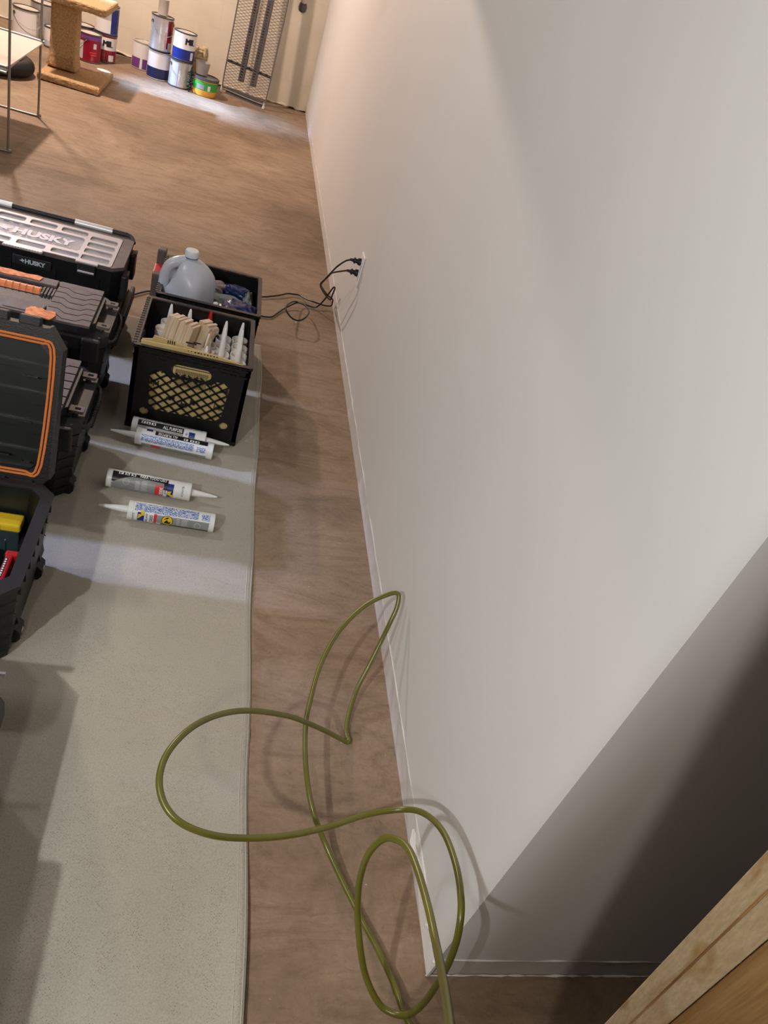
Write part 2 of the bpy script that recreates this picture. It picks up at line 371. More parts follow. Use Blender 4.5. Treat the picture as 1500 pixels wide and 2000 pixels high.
b = BM(); box(b, -2.85, -2.80, -2.6, 1.86, 0, H); box(b, -2.85, -2.80, 2.60, 3.6, 0, H); box(b, -2.85, -2.80, 1.86, 2.60, 1.15, H); mk('blocker_slotted', b, M_dim, kind='structure')  # unseen slotted screen added to keep the cool beam low and narrow
b = BM(); box(b, -4.6, 0.0, 3.3, 3.55, 1.60, H); mk('blocker_overhead', b, M_ceil, kind='structure')  # unseen block added to keep the far lamp off the upper right wall
b = BM(); box(b, -1.7, -0.05, -2.5, 0.05, 0, 0.42); mk('blocker_low', b, M_dim, kind='structure')  # unseen block added to shade the near cloth and floor
b = BM(); box(b, 2.2, 2.3, -2.6, YC + 0.12, 0, H); mk('wall_stair', b, M_dim, kind='structure')
b = BM(); box(b, 0.004, 0.1, YC + 0.004, YF - 0.02, 0.0, 0.067); mk('baseboard_right', b, M_plate, kind='structure')
b = BM(); box(b, 0.10, 2.2, YC + 0.004, YC + 0.1, 0.0, 0.067); mk('baseboard_return', b, M_plate, kind='structure')

def ragged(name, p0, p1, r0, r1, step, m, off=0.002):
    """irregular bead of caulk or paint along a line"""
    p0 = Vector(p0); p1 = Vector(p1); n = max(2, int((p1 - p0).length / step)); pts = []; rad = []
    for i in range(n + 1):
        t = i / n; q = p0.lerp(p1, t); q += Vector((random.uniform(-off, off) * 0.3, random.uniform(-off, off) * 0.3, random.uniform(-off, off)))
        pts.append(q); rad.append(random.uniform(r0, r1) * (0.35 if random.random() < 0.25 else 1))
    b = BM(); tube(b, pts, 0, 6, rad=rad); return mk(name, b, m, kind='structure', smooth=True)
ragged('trim_1', (-0.0008, YC, 0.068), (-0.0008, YF - 0.02, 0.068), 0.0006, 0.0018, 0.05, M_caulk)
ragged('trim_2', (0.002, YC - 0.001, 0.068), (1.2, YC - 0.001, 0.068), 0.0006, 0.0018, 0.03, M_caulk, 0.001)
ragged('trim_3', (0.0, YC + 0.001, 0.002), (1.2, YC + 0.001, 0.002), 0.0006, 0.0028, 0.012, M_caulk, 0.001)
ragged('trim_4', (0.001, YC + 0.0, 0.06), (0.001, YC + 0.25, 0.035), 0.003, 0.008, 0.012, M_caulk, 0.006)
ragged('trim_5', (-4.5, YF - 0.002, 0.014), (-0.02, YF - 0.002, 0.014), 0.004, 0.014, 0.03, M_block, 0.008)
# paint smears on the lower corner of the wall plate
b = BM()
pts = [(0.518, 0.004), (0.60, 0.010), (0.66, 0.022), (0.70, 0.040), (0.74, 0.052), (0.78, 0.064), (0.66, 0.060), (0.60, 0.066), (0.55, 0.058), (0.518, 0.064)]
T = frame((0.0035, 0, 0), (0, 1, 0), (0, 0, 1)); prism(b, pts, -0.003, 0.002, T=T); mk('trim_6', b, M_caulk, kind='structure')

# ------------------------------------------------------------------ drop cloth
def cloth():
    b = BM(); X0, X1, Y0, Y1 = -1.9, -0.318, -0.6, 2.775
    xs = [X0 + (X1 - X0) * (i / 120) for i in range(121)]; n = 300; g = []
    def zf(x, y):
        near = max(0, min(1, (0.95 - y) / 0.5)); e = max(0, min(1, (x + 0.75) / 0.4))
        z = 0.002 + 0.0050 * near * e * (1 + math.sin(38 * (x + 0.18 * y) + 3.2 * math.sin(4 * y) + 2 * math.sin(9 * x)))
        z += 0.0028 * near * e * (1 + math.sin(21 * x - 9 * y + 1.7 * math.sin(11 * y)))
        z += 0.0045 * math.exp(-((y - 0.985 + 0.03 * (x + 0.5)) / 0.009) ** 2) * e
        z += 0.0015 * math.exp(-((y - 1.43 - 0.02 * math.sin(20 * x)) / 0.012) ** 2) * max(0, min(1, (x + 0.8) / 0.2))
        return z + 0.0008 * (1 + math.sin(5 * x + 7 * y))
    for j in range(n + 1):
        y = Y0 + (Y1 - Y0) * j / n; row = []
        for x in xs:
            z = zf(x, y)
            xx = x
            k = max(0, (x - X1 + 0.06) / 0.06)
            xx += k * (0.004 * math.sin(3.1 * y) + 0.002 * math.sin(13 * y))
            row.append(b.verts.new((xx, y, z)))
        g.append(row)
    for j in range(n):
        for i in range(len(xs) - 1): b.faces.new((g[j][i], g[j][i + 1], g[j + 1][i + 1], g[j + 1][i]))
    o = mk('drop_cloth', b, M_cloth, smooth=True); tag(o, 'beige canvas drop cloth spread on the concrete floor under the toolboxes', 'drop cloth')
    so = o.modifiers.new('s', 'SOLIDIFY'); so.thickness = 0.0012; so.offset = -1
    hb = BM()
    for dx, rr in ((-0.004, 0.0009), (-0.0165, 0.0007)):
        pts = [(X1 + dx + (0.004 * math.sin(3.1 * y) + 0.002 * math.sin(13 * y)) * (1 + dx / 0.06), y, zf(X1 + dx, y) + 0.0004) for y in [Y0 + (Y1 - Y0) * k / 300 for k in range(301)]]
        tube(hb, pts, rr, 6)
    mk('hem', hb, mat('hem_thread', (0.52, 0.49, 0.43), 0.9), o, smooth=True)
cloth()

# ------------------------------------------------------------------ toolboxes (share a builder; x0..x1, y0..y1)
def tb_body(root, x0, x1, y0, y1, z0, z1, open_top=False, m=M_black, taper=0.93, c=0.035, name='body'):
    cx, cy = (x0 + x1) / 2, (y0 + y1) / 2; b = BM()
    out = cham(x0, x1, y0, y1, c)
    tp = lambda t: [(cx + (p[0] - cx) * t, cy + (p[1] - cy) * t) for p in out]
    if open_top:
        w = 0.020; inn = cham(x0 + w, x1 - w, y0 + w, y1 - w, c * 0.9)
        n = 8; lo = [b.verts.new((*p, z0)) for p in tp(taper)]; hi = [b.verts.new((*p, z1)) for p in out]
        ih = [b.verts.new((*p, z1)) for p in inn]
        il = [b.verts.new((cx + (p[0] - cx) * 0.94, cy + (p[1] - cy) * 0.94, z0 + 0.012)) for p in inn]
        for i in range(n):
            j = (i + 1) % n
            b.faces.new((lo[i], lo[j], hi[j], hi[i])); b.faces.new((hi[i], hi[j], ih[j], ih[i])); f = b.faces.new((ih[i], ih[j], il[j], il[i])); f.material_index = 1
        b.faces.new(list(reversed(lo))); f = b.faces.new(il); f.material_index = 1
    else:
        prism(b, out, z0, z1, 0, taper, cx, cy)
    # horizontal and vertical ribs on front, right and back
    k = (z1 - z0)
    for i in range(5):
        z = z0 + k * (0.12 + 0.17 * i); t = taper + (1 - taper) * (z - z0) / k
        p = tp(t + 0.006 / (x1 - x0)); a, bb = prism(b, p, z, z + 0.004, 0, top=False, bot=False)
    for i in range(4):
        x = x1 - 0.07 - 0.13 * i
        yb = cy + (y0 - cy) * (taper + 0.01) - 0.002
        box(b, x - 0.006, x + 0.006, yb - 0.004, yb + 0.01, z0 + 0.02, z1 - 0.03)
    o = mk(name, b, [m, M_inner], root); return o
def tb_feet(root, x1, ys, z0=0.0, s=1.0):
    for y in ys:
        b = BM(); pts = [(-0.03, 0.0), (0.012, 0.0), (0.02, 0.012), (0.02, 0.03), (0.008, 0.042), (0.008, 0.05), (0.016, 0.06), (0.012, 0.085), (-0.03, 0.10)]
        T = frame((x1 - 0.012, y + 0.018, z0), (1, 0, 0), (0, 0, 1)); prism(b, pts, 0.0, 0.036, T=T)
        f = mk('corner_foot', b, M_black2, root)
        b = BM(); box(b, x1 + 0.0075, x1 + 0.0095, y - 0.006, y + 0.006, z0 + 0.018, z0 + 0.026, bev=0.001); mk('rivet', b, M_silver, f)
def zigzag_pad(b, x0, x1, y0, y1, z, n, mi=0, slope=0.0):
    """ribbed pad of n strips with a stepped zigzag outline running across x"""
    h = (y1 - y0) / n; w = x1 - x0; d = h * 0.55; g = h * 0.07
    def off(u): return 0 if u < .22 else (-d * (u - .22) / .16 if u < .38 else (-d if u < .68 else (-d + d * (u - .68) / .12 if u < .80 else 0)))
    us = [0, .22, .38, .68, .80, 1]
    for i in range(n):
        ya, yb = y0 + h * i + g, y0 + h * (i + 1) - g
        lo = [(x0 + w * u, max(y0, ya + off(u))) for u in us]; hi = [(x0 + w * u, min(y1, max(y0 + g, yb + off(u)))) for u in us]
        if i == n - 1: hi = [(x0 + w * u, y1) for u in us]
        prism(b, lo + hi[::-1], z, z + 0.007, mi)
def side_latch(root, x, y, z, m=M_lidtop):
    b = BM()
    T = frame((x, y, z), (1, 0, 0), (0, 1, 0)); plate(b, rrect(-0.006, 0.03, -0.013, 0.013, 0.004), [rrect(0.008, 0.022, -0.006, 0.005, 0.002)], 0.008, T)
    l = mk('side_latch', b, m, root)
    b = BM(); box(b, x + 0.004, x + 0.014, y - 0.011, y + 0.011, z - 0.06, z - 0.001, bev=0.002); mk('latch_clip', b, M_black2, l)

# A lower black toolbox + organizer with clear lid on it
A = thing('toolbox', (-1.10, 2.60, 0), 'black toolbox on the floor beneath the case with the clear compartment lid', 'toolbox'); A_off = Matrix.Translation((1.10, -2.60, 0))
def local(root):   # children are built in world coordinates
    for ch in root.children: ch.matrix_parent_inverse = Matrix.Translation(root.location).inverted()
tb_body(A, -1.38, -0.825, 2.45, 2.75, 0.0, 0.166, m=M_black); tb_feet(A, -0.832, (2.50, 2.70))
b = BM(); box(b, -0.822, -0.80, 2.47, 2.73, 0.09, 0.135, bev=0.006); mk('side_handle', b, M_black2, A)
b = BM(); box(b, -1.36, -0.84, 2.44, 2.452, 0.12, 0.155, bev=0.004); mk('front_ledge', b, M_black2, A)
local(A)

O = thing('organizer_case', (-1.10, 2.60, 0.168), 'black organizer case with a clear windowed lid and white lettering, stacked furthest back', 'tool case')
tb_body(O, -1.38, -0.822, 2.452, 2.752, 0.170, 0.287, m=M_black, taper=0.97, c=0.03, name='case')
b = BM()   # brown-grey rim around the lid
plate(b, cham(-1.38, -0.820, 2.450, 2.752, 0.03), [rrect(-1.358, -0.853, 2.455, 2.708, 0.012)], 0.012, Matrix.Translation((0, 0, 0.288)))
mk('lid_rim', b, M_lidtop, O)
b = BM()
holes = [rrect(-0.951, -0.866, 2.466 + 0.055 * i, 2.506 + 0.055 * i, 0.008) for i in range(4)]
holes += [rrect(-1.045 - 0.097 * i, -0.963 - 0.097 * i, 2.650, 2.690, 0.010) for i in range(4)]
holes += [rrect(-1.04 - 0.1 * i, -0.957 - 0.1 * i, 2.466, 2.500, 0.008) for i in range(4)]
holes += [rrect(-1.35, -0.964, 2.518, 2.634, 0.012)]
plate(b, rrect(-1.357, -0.855, 2.453, 2.706, 0.012), holes, 0.004, Matrix.Translation((0, 0, 0.297)))
lf = mk('lid_frame', b, M_clearf, O); lf['label'] = 'frosted grid frame of the clear lid'
b = BM(); box(b, -1.35, -0.862, 2.46, 2.70, 0.2955, 0.2965); mk('clear_pane', b, M_pane, O)
b = BM(); box(b, -1.35, -0.862, 2.46, 2.70, 0.2885, 0.2912)
for i in range(60):
    x = random.uniform(-1.33, -0.88); y = random.uniform(2.47, 2.69); s = random.uniform(0.003, 0.007)
    box(b, x - s * 1.6, x + s * 1.6, y - s, y + s, 0.2912, 0.2935)
mk('stored_small_parts', b, M_contents, O)
b = BM(); text(b, 'HUSKY', 0.066, frame((-1.083, 2.574, 0.2972), (1, 0, 0), (0.15, 1, 0)), squash=0.86, bold=0.05, th=0.0003)
# running-dog arrow mark left of the word
mk_pts = [(-0.185, 0.0), (-0.15, 0.010), (-0.155, 0.024), (-0.12, 0.006), (-0.135, -0.004), (-0.13, -0.016), (-0.16, -0.002)]
prism(b, mk_pts, 0, 0.0006, T=frame((-1.055, 2.574, 0.2970), (1, 0, 0), (0, 1, 0)))
mk('lid_lettering', b, mat('frosted_letter', (0.62, 0.58, 0.56), 0.5), O)
b = BM(); text(b, 'HUSKY', 0.0185, frame((-1.077, 2.4435, 0.258), (1, 0, 0), (0, 0, 1)), squash=1.0, bold=0.05)
prism(b, [(x * 0.24, y * 0.34) for x, y in mk_pts], 0, 0.0006, T=frame((-1.078, 2.4435, 0.258), (1, 0, 0), (0, 0, 1)))
box(b, -1.142, -1.030, 2.4446, 2.450, 0.243, 0.273, mi=1, bev=0.002)
n_ = mk('name_plate', b, [mat('pale_blue_letter', (0.50, 0.62, 0.66), 0.5), M_black2], O)
b = BM()
for x0, x1, m_ in ((-1.38, -1.255, 0), (-1.255, -1.217, 1), (-1.217, -1.019, 0), (-1.019, -0.897, 1), (-0.897, -0.85, 0)):
    tube(b, [(x0, 2.748, 0.304), (x1, 2.748, 0.304)], 0.011 if m_ else 0.010, 12, m_)
tube(b, smooth_path([(-0.85, 2.748, 0.304), (-0.834, 2.742, 0.300), (-0.824, 2.72, 0.292)], 4), 0.009, 10)
mk('carry_handle', b, [M_black2, M_alum], O, smooth=True)
for x in (-0.915, -1.28):
    b = BM(); box(b, x - 0.045, x + 0.022, 2.438, 2.456, 0.297, 0.303, bev=0.002); box(b, x - 0.038, x + 0.015, 2.437, 2.443, 0.262, 0.298, mi=1, bev=0.002)
    box(b, x - 0.036, x + 0.013, 2.432, 2.440, 0.270, 0.275, mi=0, bev=0.001)
    mk('front_latch', b, [M_clearf, M_black2], O)
b = BM(); box(b, -1.17, -1.055, 2.434, 2.456, 0.296, 0.302, bev=0.003)
for i in range(14): box(b, -1.166 + 0.008 * i, -1.162 + 0.008 * i, 2.433, 2.437, 0.298, 0.304)
mk('grip_tab', b, M_clearf, O)
for y in (2.5, 2.69):
    b = BM(); box(b, -0.826, -0.806, y - 0.028, y + 0.028, 0.182, 0.272, bev=0.006); mk('side_clip', b, M_black2, O)
    b = BM(); box(b, -0.812, -0.804, y - 0.02, y + 0.02, 0.264, 0.276, bev=0.002); mk('clip_pin', b, M_black2, O)
local(O)

# B dark toolbox with orange handle
def ridge_box(root, x0, x1, y0, y1, zt, handle=True):
    tb_body(root, x0, x1, y0, y1, 0.0, zt - 0.07, m=M_black)
    b = BM(); cx, cy = (x0 + x1) / 2, (y0 + y1) / 2
    prism(b, cham(x0 - 0.004, x1 + 0.004, y0 - 0.004, y1 + 0.004, 0.045), zt - 0.068, zt - 0.035, 0)
    prism(b, cham(x0 + 0.01, x1 - 0.035, y0 + 0.02, y1 - 0.008, 0.04), zt - 0.036, zt - 0.012, 0)
    lid = mk('lid', b, M_black2, root)
    b = BM(); zigzag_pad(b, x1 - 0.165, x1 - 0.045, y0 + 0.015, y1 - 0.02, zt - 0.012, 7); zigzag_pad(b, x0 + 0.045, x0 + 0.165, y0 + 0.015, y1 - 0.02, zt - 0.012, 7)
    box(b, x0 + 0.17, x1 - 0.17, y1 - 0.062, y1 - 0.02, zt - 0.013, zt - 0.004, bev=0.002)
    prism(b, [(x0 + 0.17, y0 + 0.02), (x1 - 0.17, y0 + 0.02), (x1 - 0.17, cy - 0.05), (x0 + 0.17, cy - 0.05)], zt - 0.013, zt - 0.005)
    prism(b, rrect(x1 - 0.27, x1 - 0.172, y0 + 0.03, cy - 0.055, 0.01), zt - 0.005, zt - 0.003)
    mk('top_pad', b, M_lidtop, lid)
    tb_feet(root, x1 - 0.012, (y0 + 0.055, y1 - 0.05))
    for y in (y0 + 0.07, y1 - 0.06): side_latch(root, x1 - 0.028, y, zt - 0.026)
    b = BM(); tube(b, smooth_path([(x1 - 0.02, y1 - 0.05, zt - 0.05), (x1 + 0.012, y1 - 0.055, zt - 0.06), (x1 + 0.016, cy, zt - 0.075), (x1 + 0.012, y0 + 0.06, zt - 0.06), (x1 - 0.01, y0 + 0.05, zt - 0.05)], 10), 0.006, 10)
    for i in range(14):
        y = cy - 0.06 + 0.009 * i; tube(b, [(x1 + 0.015, y, zt - 0.074), (x1 + 0.015, y + 0.005, zt - 0.074)], 0.009, 8)
    mk('side_handle', b, M_black2, root, smooth=True)
    b = BM(); box(b, x1 - 0.06, x1 - 0.01, y0 - 0.012, y0 + 0.004, zt - 0.10, zt - 0.03, bev=0.006); box(b, x1 - 0.17, x1 - 0.09, y0 - 0.010, y0 + 0.004, zt - 0.13, zt - 0.05, bev=0.006); mk('front_latch', b, M_black2, root)
    return lid
Bt = thing('toolbox', (-1.08, 2.13, 0), 'dark toolbox with a ribbed lid and long orange handle, in front of the clear-lid case', 'toolbox')
lid = ridge_box(Bt, -1.36, -0.80, 2.01, 2.29, 0.305)
b = BM()
tube(b, [(-1.16, 2.187, 0.284), (-1.002, 2.187, 0.284)], 0.021, 14)
for i in range(9): tube(b, [(-1.15 + 0.018 * i, 2.187, 0.284), (-1.1485 + 0.018 * i, 2.187, 0.284)], 0.0225, 14)
mk('handle', b, M_orange, Bt, smooth=True)
b = BM(); 
for k in range(4): box(b, -1.000 + 0.009 * k, -0.994 + 0.009 * k, 2.163, 2.212, 0.285, 0.300, bev=0.001)
box(b, -1.002, -0.965, 2.165, 2.21, 0.279, 0.2915)
mk('handle_hinge', b, M_lidtop, Bt)
b = BM(); pts = [(-1.16, 2.235), (-1.10, 2.232), (-1.05, 2.238), (-1.018, 2.236), (-1.014, 2.262), (-1.03, 2.268), (-1.06, 2.262), (-1.10, 2.268), (-1.16, 2.265)]
prism(b, pts, 0.3015, 0.3035)
s_ = mk('orange_smear', b, M_oranged, Bt); s_['label'] = 'smeared orange paint along the lid back edge'
b = BM(); pts = [(-1.010, 2.046), (-1.003, 2.062), (-0.992, 2.068), (-0.984, 2.062), (-0.974, 2.067), (-0.962, 2.058), (-0.950, 2.062), (-0.938, 2.058), (-0.934, 2.040), (-0.938, 2.022), (-0.944, 2.012), (-0.960, 2.014), (-0.964, 1.996), (-0.984, 1.994), (-0.986, 2.012), (-1.006, 2.014)]
prism(b, pts, 0.3015, 0.3045)
s_ = mk('orange_smear', b, M_oranged, Bt); s_['label'] = 'ragged orange patch near the ribbed pad'
local(Bt)

# C lower box, seen between the open lid and B
Ct = thing('toolbox', (-1.07, 1.77, 0), 'dark toolbox mostly hidden behind the raised lid with the orange gasket', 'toolbox')
ridge_box(Ct, -1.35, -0.795, 1.63, 1.93, 0.262); local(Ct)

# E open bin with upright lid D
Et = thing('open_toolbox', (-1.07, 1.27, 0), 'open black tool bin with raised lid and orange gasket, tools inside', 'toolbox')
tb_body(Et, -1.36, -0.80, 1.078, 1.418, 0.0, 0.208, open_top=True, c=0.03, name='bin'); 
b = BM()
w = 0.03; out = cham(-1.363, -0.797, 1.075, 1.421, 0.030); inn = cham(-1.34, -0.821, 1.104, 1.399, 0.024)
plate(b, out, [inn], 0.010, Matrix.Translation((0, 0, 0.204)))
for i in range(8): box(b, -0.803, -0.796, 1.11 + 0.036 * i, 1.113 + 0.036 * i, 0.186, 0.204)
mk('rim', b, M_black2, Et); tb_feet(Et, -0.812, (1.17, 1.36))
for x in (-1.05, -0.95, -0.895):
    b = BM(); tube(b, [(x, 1.428, 0.207), (x + 0.045, 1.428, 0.207)], 0.0045, 8); mk('hinge', b, M_black2, Et, smooth=True)
LT = frame((-0.822, 1.436, 0.195), (1, 0, 0), (0, 0.335, 0.94))   # local x right, y up the lid, z towards the camera (-y)
b = BM()
oc = [(-0.54, 0), (-0.012, 0), (0.003, 0.018), (-0.004, 0.303), (-0.036, 0.345), (-0.54, 0.345)]
ic = [(-0.52, 0.03), (-0.042, 0.03), (-0.022, 0.048), (-0.022, 0.285), (-0.048, 0.312), (-0.52, 0.312)]
plate(b, oc, [ic], 0.03, LT @ Matrix.Translation((0, 0, -0.03)))
prism(b, oc, -0.045, -0.029, T=LT, mi=1)
# steps across the inside of the lid
for i, (y, h) in enumerate(((0.06, 0.04), (0.125, 0.045), (0.19, 0.05), (0.25, 0.05))):
    prism(b, [(-0.52, y), (-0.075, y), (-0.05, y - 0.014), (-0.026, y - 0.012), (-0.026, y + 0.010), (-0.06, y + 0.012), (-0.52, y + 0.014)], -0.029, -0.016, T=LT, mi=1)
for x, y, wd in ((-0.10, 0.055, 0.03), (-0.06, 0.235, 0.03), (-0.06, 0.135, 0.026), (-0.05, 0.045, 0.018)):
    box(b, x - wd / 2, x + wd / 2, y, y + 0.003, -0.017, -0.010, mi=0, T=LT)
ld = mk('lid', b, [M_black, M_inner], Et)
b = BM()
for off, wd, mi in ((0.0, 0.0028, 0), (0.0072, 0.0028, 0)):
    gp = [(-0.53, 0.022 + off), (-0.045 - 0.3 * off, 0.022 + off), (-0.015 - off, 0.048 + off * 0.3), (-0.015 - off, 0.288 - off * 0.3), (-0.040 - off * 0.5, 0.320 - off), (-0.53, 0.320 - off)]
    tube(b, smooth_path([LT @ Vector((p[0], p[1], 0.0015)) for p in [gp[0], gp[1]]], 2) + smooth_path([LT @ Vector((p[0], p[1], 0.0015)) for p in gp[1:5]], 5)[1:] + [LT @ Vector((gp[5][0], gp[5][1], 0.0015))], wd, 8)
g_ = mk('gasket', b, M_gasket, ld, smooth=True)
b = BM()  # catches on the top edge of the lid
for x0, x1 in ((-0.19, -0.115), (-0.095, -0.052)):
    box(b, x0, x1, 0.335, 0.362, -0.035, -0.012, bev=0.003, T=LT)
box(b, -0.235, -0.222, 0.335, 0.352, -0.03, -0.01, bev=0.002, T=LT)
mk('catch', b, M_black2, ld)
b = BM(); prism(b, [(-0.036, 0.347), (-0.031, 0.347), (0.000, 0.304), (0.007, 0.02), (0.003, 0.02), (-0.004, 0.30)], -0.05, 0.004, T=LT); mk('lid_edge', b, M_black2, ld)
local(Et)

# things in the open bin
yc = thing('parts_case', (-0.93, 1.375, 0.013), 'small case with yellow lid and smoked clear front inside the open bin', 'tool case')
b = BM(); box(b, -1.02, -0.856, 1.350, 1.386, 0.02, 0.126, bev=0.003); 
for i in range(4): box(b, -0.885 - 0.036 * i, -0.882 - 0.036 * i, 1.347, 1.350, 0.03, 0.10)
mk('case_body', b, M_smoke, yc)
b = BM(); box(b, -1.022, -0.853, 1.347, 1.389, 0.126, 0.146, bev=0.005); 
for x in (-0.895, -0.91, -0.955): box(b, x, x + 0.002, 1.3462, 1.348, 0.128, 0.144)
mk('case_lid', b, M_yellow, yc); local(yc)
rp = BM(); pts = []
for i in range(60):
    t = i / 59; pts.append((-0.843 + 0.005 * math.sin(t * 40), 1.40 - 0.13 * t, 0.09 - 0.02 * t + 0.004 * math.cos(t * 40)))
tube(rp, pts, 0.005, 8, rad=[0.004 + 0.002 * abs(math.sin(i * 0.9)) for i in range(60)])
tag(mk('utility_rope', rp, M_chain, smooth=True), 'yellow-green rope beside the yellow-lidded case in the open bin', 'rope')
rc = thing('bar_clamp', (-0.86, 1.26, 0.02), 'red clamp with white lettering inside the open bin', 'clamp')
b = BM()
box(b, -0.868, -0.852, 1.205, 1.30, 0.085, 0.112, bev=0.004); box(b, -0.870, -0.842, 1.290, 1.306, 0.082, 0.114, bev=0.004)
box(b, -0.872, -0.846, 1.190, 1.214, 0.082, 0.118, bev=0.003); box(b, -0.872, -0.848, 1.150, 1.188, 0.06, 0.10, bev=0.004)
box(b, -0.864, -0.856, 1.16, 1.29, 0.02, 0.085)
mk('clamp_body', b, M_red, rc)
b = BM(); box(b, -0.866, -0.860, 1.222, 1.282, 0.111, 0.1125); 
for i in range(8): box(b, -0.8648, -0.8612, 1.226 + 0.007 * i, 1.230 + 0.007 * i, 0.1124, 0.1130, mi=1)
mk('label_strip', b, [M_lblack, M_lwhite], rc); local(rc)
gb = thing('hand_tool', (-0.905, 1.24, 0.02), 'pale green plastic tool lying left of the red clamp in the open bin', 'tool')
b = BM(); box(b, -0.925, -0.880, 1.16, 1.29, 0.03, 0.100, bev=0.008); box(b, -0.922, -0.884, 1.262, 1.306, 0.06, 0.112, bev=0.006); mk('tool_body', b, M_greenbox, gb)
b = BM(); box(b, -0.886, -0.8785, 1.225, 1.262, 0.065, 0.092, bev=0.001); mk('dark_inlay', b, M_lblack, gb); local(gb)

# F corner of the nearest box at the left edge
Ft = thing('toolbox', (-1.05, 0.67, 0), 'black toolbox nearest the camera, only its corner showing at the left edge', 'toolbox')
tb_body(Ft, -1.325, -0.766, 0.50, 0.90, 0.0, 0.160, c=0.05)
b = BM(); prism(b, cham(-1.331, -0.760, 0.495, 0.906, 0.05), 0.161, 0.196); mk('lid', b, M_black2, Ft)
b = BM(); box(b, -1.31, -0.765, 0.16, 0.49, 0.0, 0.30, bev=0.02); mk('shade_block', b, M_black, Ft)  # out-of-view block added to cast shade on the cloth, no real toolbox part
b = BM(); tube(b, [(-0.93, 0.922, 0.185), (-0.775, 0.922, 0.185)], 0.005, 8); tube(b, [(-0.92, 0.922, 0.185), (-0.92, 0.90, 0.18)], 0.005, 8); tube(b, [(-0.84, 0.922, 0.185), (-0.84, 0.90, 0.18)], 0.005, 8); mk('handle_bar', b, M_silver, Ft, smooth=True); local(Ft)

# ------------------------------------------------------------------ milk crates
def crate_panel(b, T, w=0.33, h=0.275, solid=False):
    """one side: local x 0..w, y 0..h, z outward"""
    th = 0.006
    win = [(0.058, 0.088), (0.075, 0.070), (0.255, 0.070), (0.272, 0.088), (0.280, 0.192), (0.262, 0.208), (0.222, 0.208), (0.208, 0.192), (0.122, 0.192), (0.108, 0.208), (0.068, 0.208), (0.050, 0.192)]
    hand = rrect(0.108, 0.222, 0.200, 0.238, 0.017)
    circ = lambda cx, cy, r: [(cx + r * math.cos(2 * PI * k / 16), cy + r * math.sin(2 * PI * k / 16)) for k in range(16)]
    win2 = [(0.058, 0.088), (0.075, 0.070), (0.255, 0.070), (0.272, 0.088), (0.280, 0.192), (0.262, 0.208), (0.238, 0.208), (0.226, 0.193), (0.104, 0.193), (0.092, 0.208), (0.068, 0.208), (0.050, 0.192)]
    plate(b, [(0, 0), (w, 0), (w, h), (0, h)], [] if solid else [win2, hand, circ(0.048, 0.062, 0.013), circ(0.284, 0.062, 0.013)], th, T)
    # lattice bars, clipped to the window
    def clip(p, q):
        x0, x1, y0, y1 = 0.050, 0.280, 0.070, 0.208; t0, t1 = 0.0, 1.0; dx, dy = q[0] - p[0], q[1] - p[1]
        for a, c in ((-dx, p[0] - x0), (dx, x1 - p[0]), (-dy, p[1] - y0), (dy, y1 - p[1])):
            if a == 0: continue
            r = c / a
            if a < 0: t0 = max(t0, r)
            else: t1 = min(t1, r)
        return None if t0 >= t1 else ((p[0] + dx * t0, p[1] + dy * t0), (p[0] + dx * t1, p[1] + dy * t1))
    s = 0.80
    for k in ([] if solid else range(-8, 16)):
        for sg in (1, -1):
            x = 0.036 * k + (0.0 if sg > 0 else 0.018)
            seg = clip((x, 0.06), (x + sg * 0.16 / s, 0.22)) if sg > 0 else clip((x, 0.06), (x - 0.16 / s, 0.22))
            if not seg: continue
            p, q = Vector((*seg[0], 0)), Vector((*seg[1], 0)); L = (q - p).length
            if L < 0.012: continue
            R = frame(p, q - p, (0, 0, 1)); box(b, 0, L, 0.0005, th - 0.0005, -0.002, 0.002, T=T @ R)
    for i, y in enumerate((0.262, 0.251, 0.240)):
        for k in range(11):
            x = 0.012 + 0.029 * k + (0.006 if i % 2 else 0); 
            if x + 0.02 > w - 0.004: continue
            if y < 0.245 and 0.09 < x < 0.225: continue
            box(b, x, x + 0.021, y - 0.003, y + 0.003, th, th + 0.003, T=T)
    box(b, -0.002, w + 0.002, h - 0.006, h, 0, th + 0.004, T=T)
    box(b, 0.0, w, 0.0, 0.012, th - 0.001, th + 0.002, T=T)
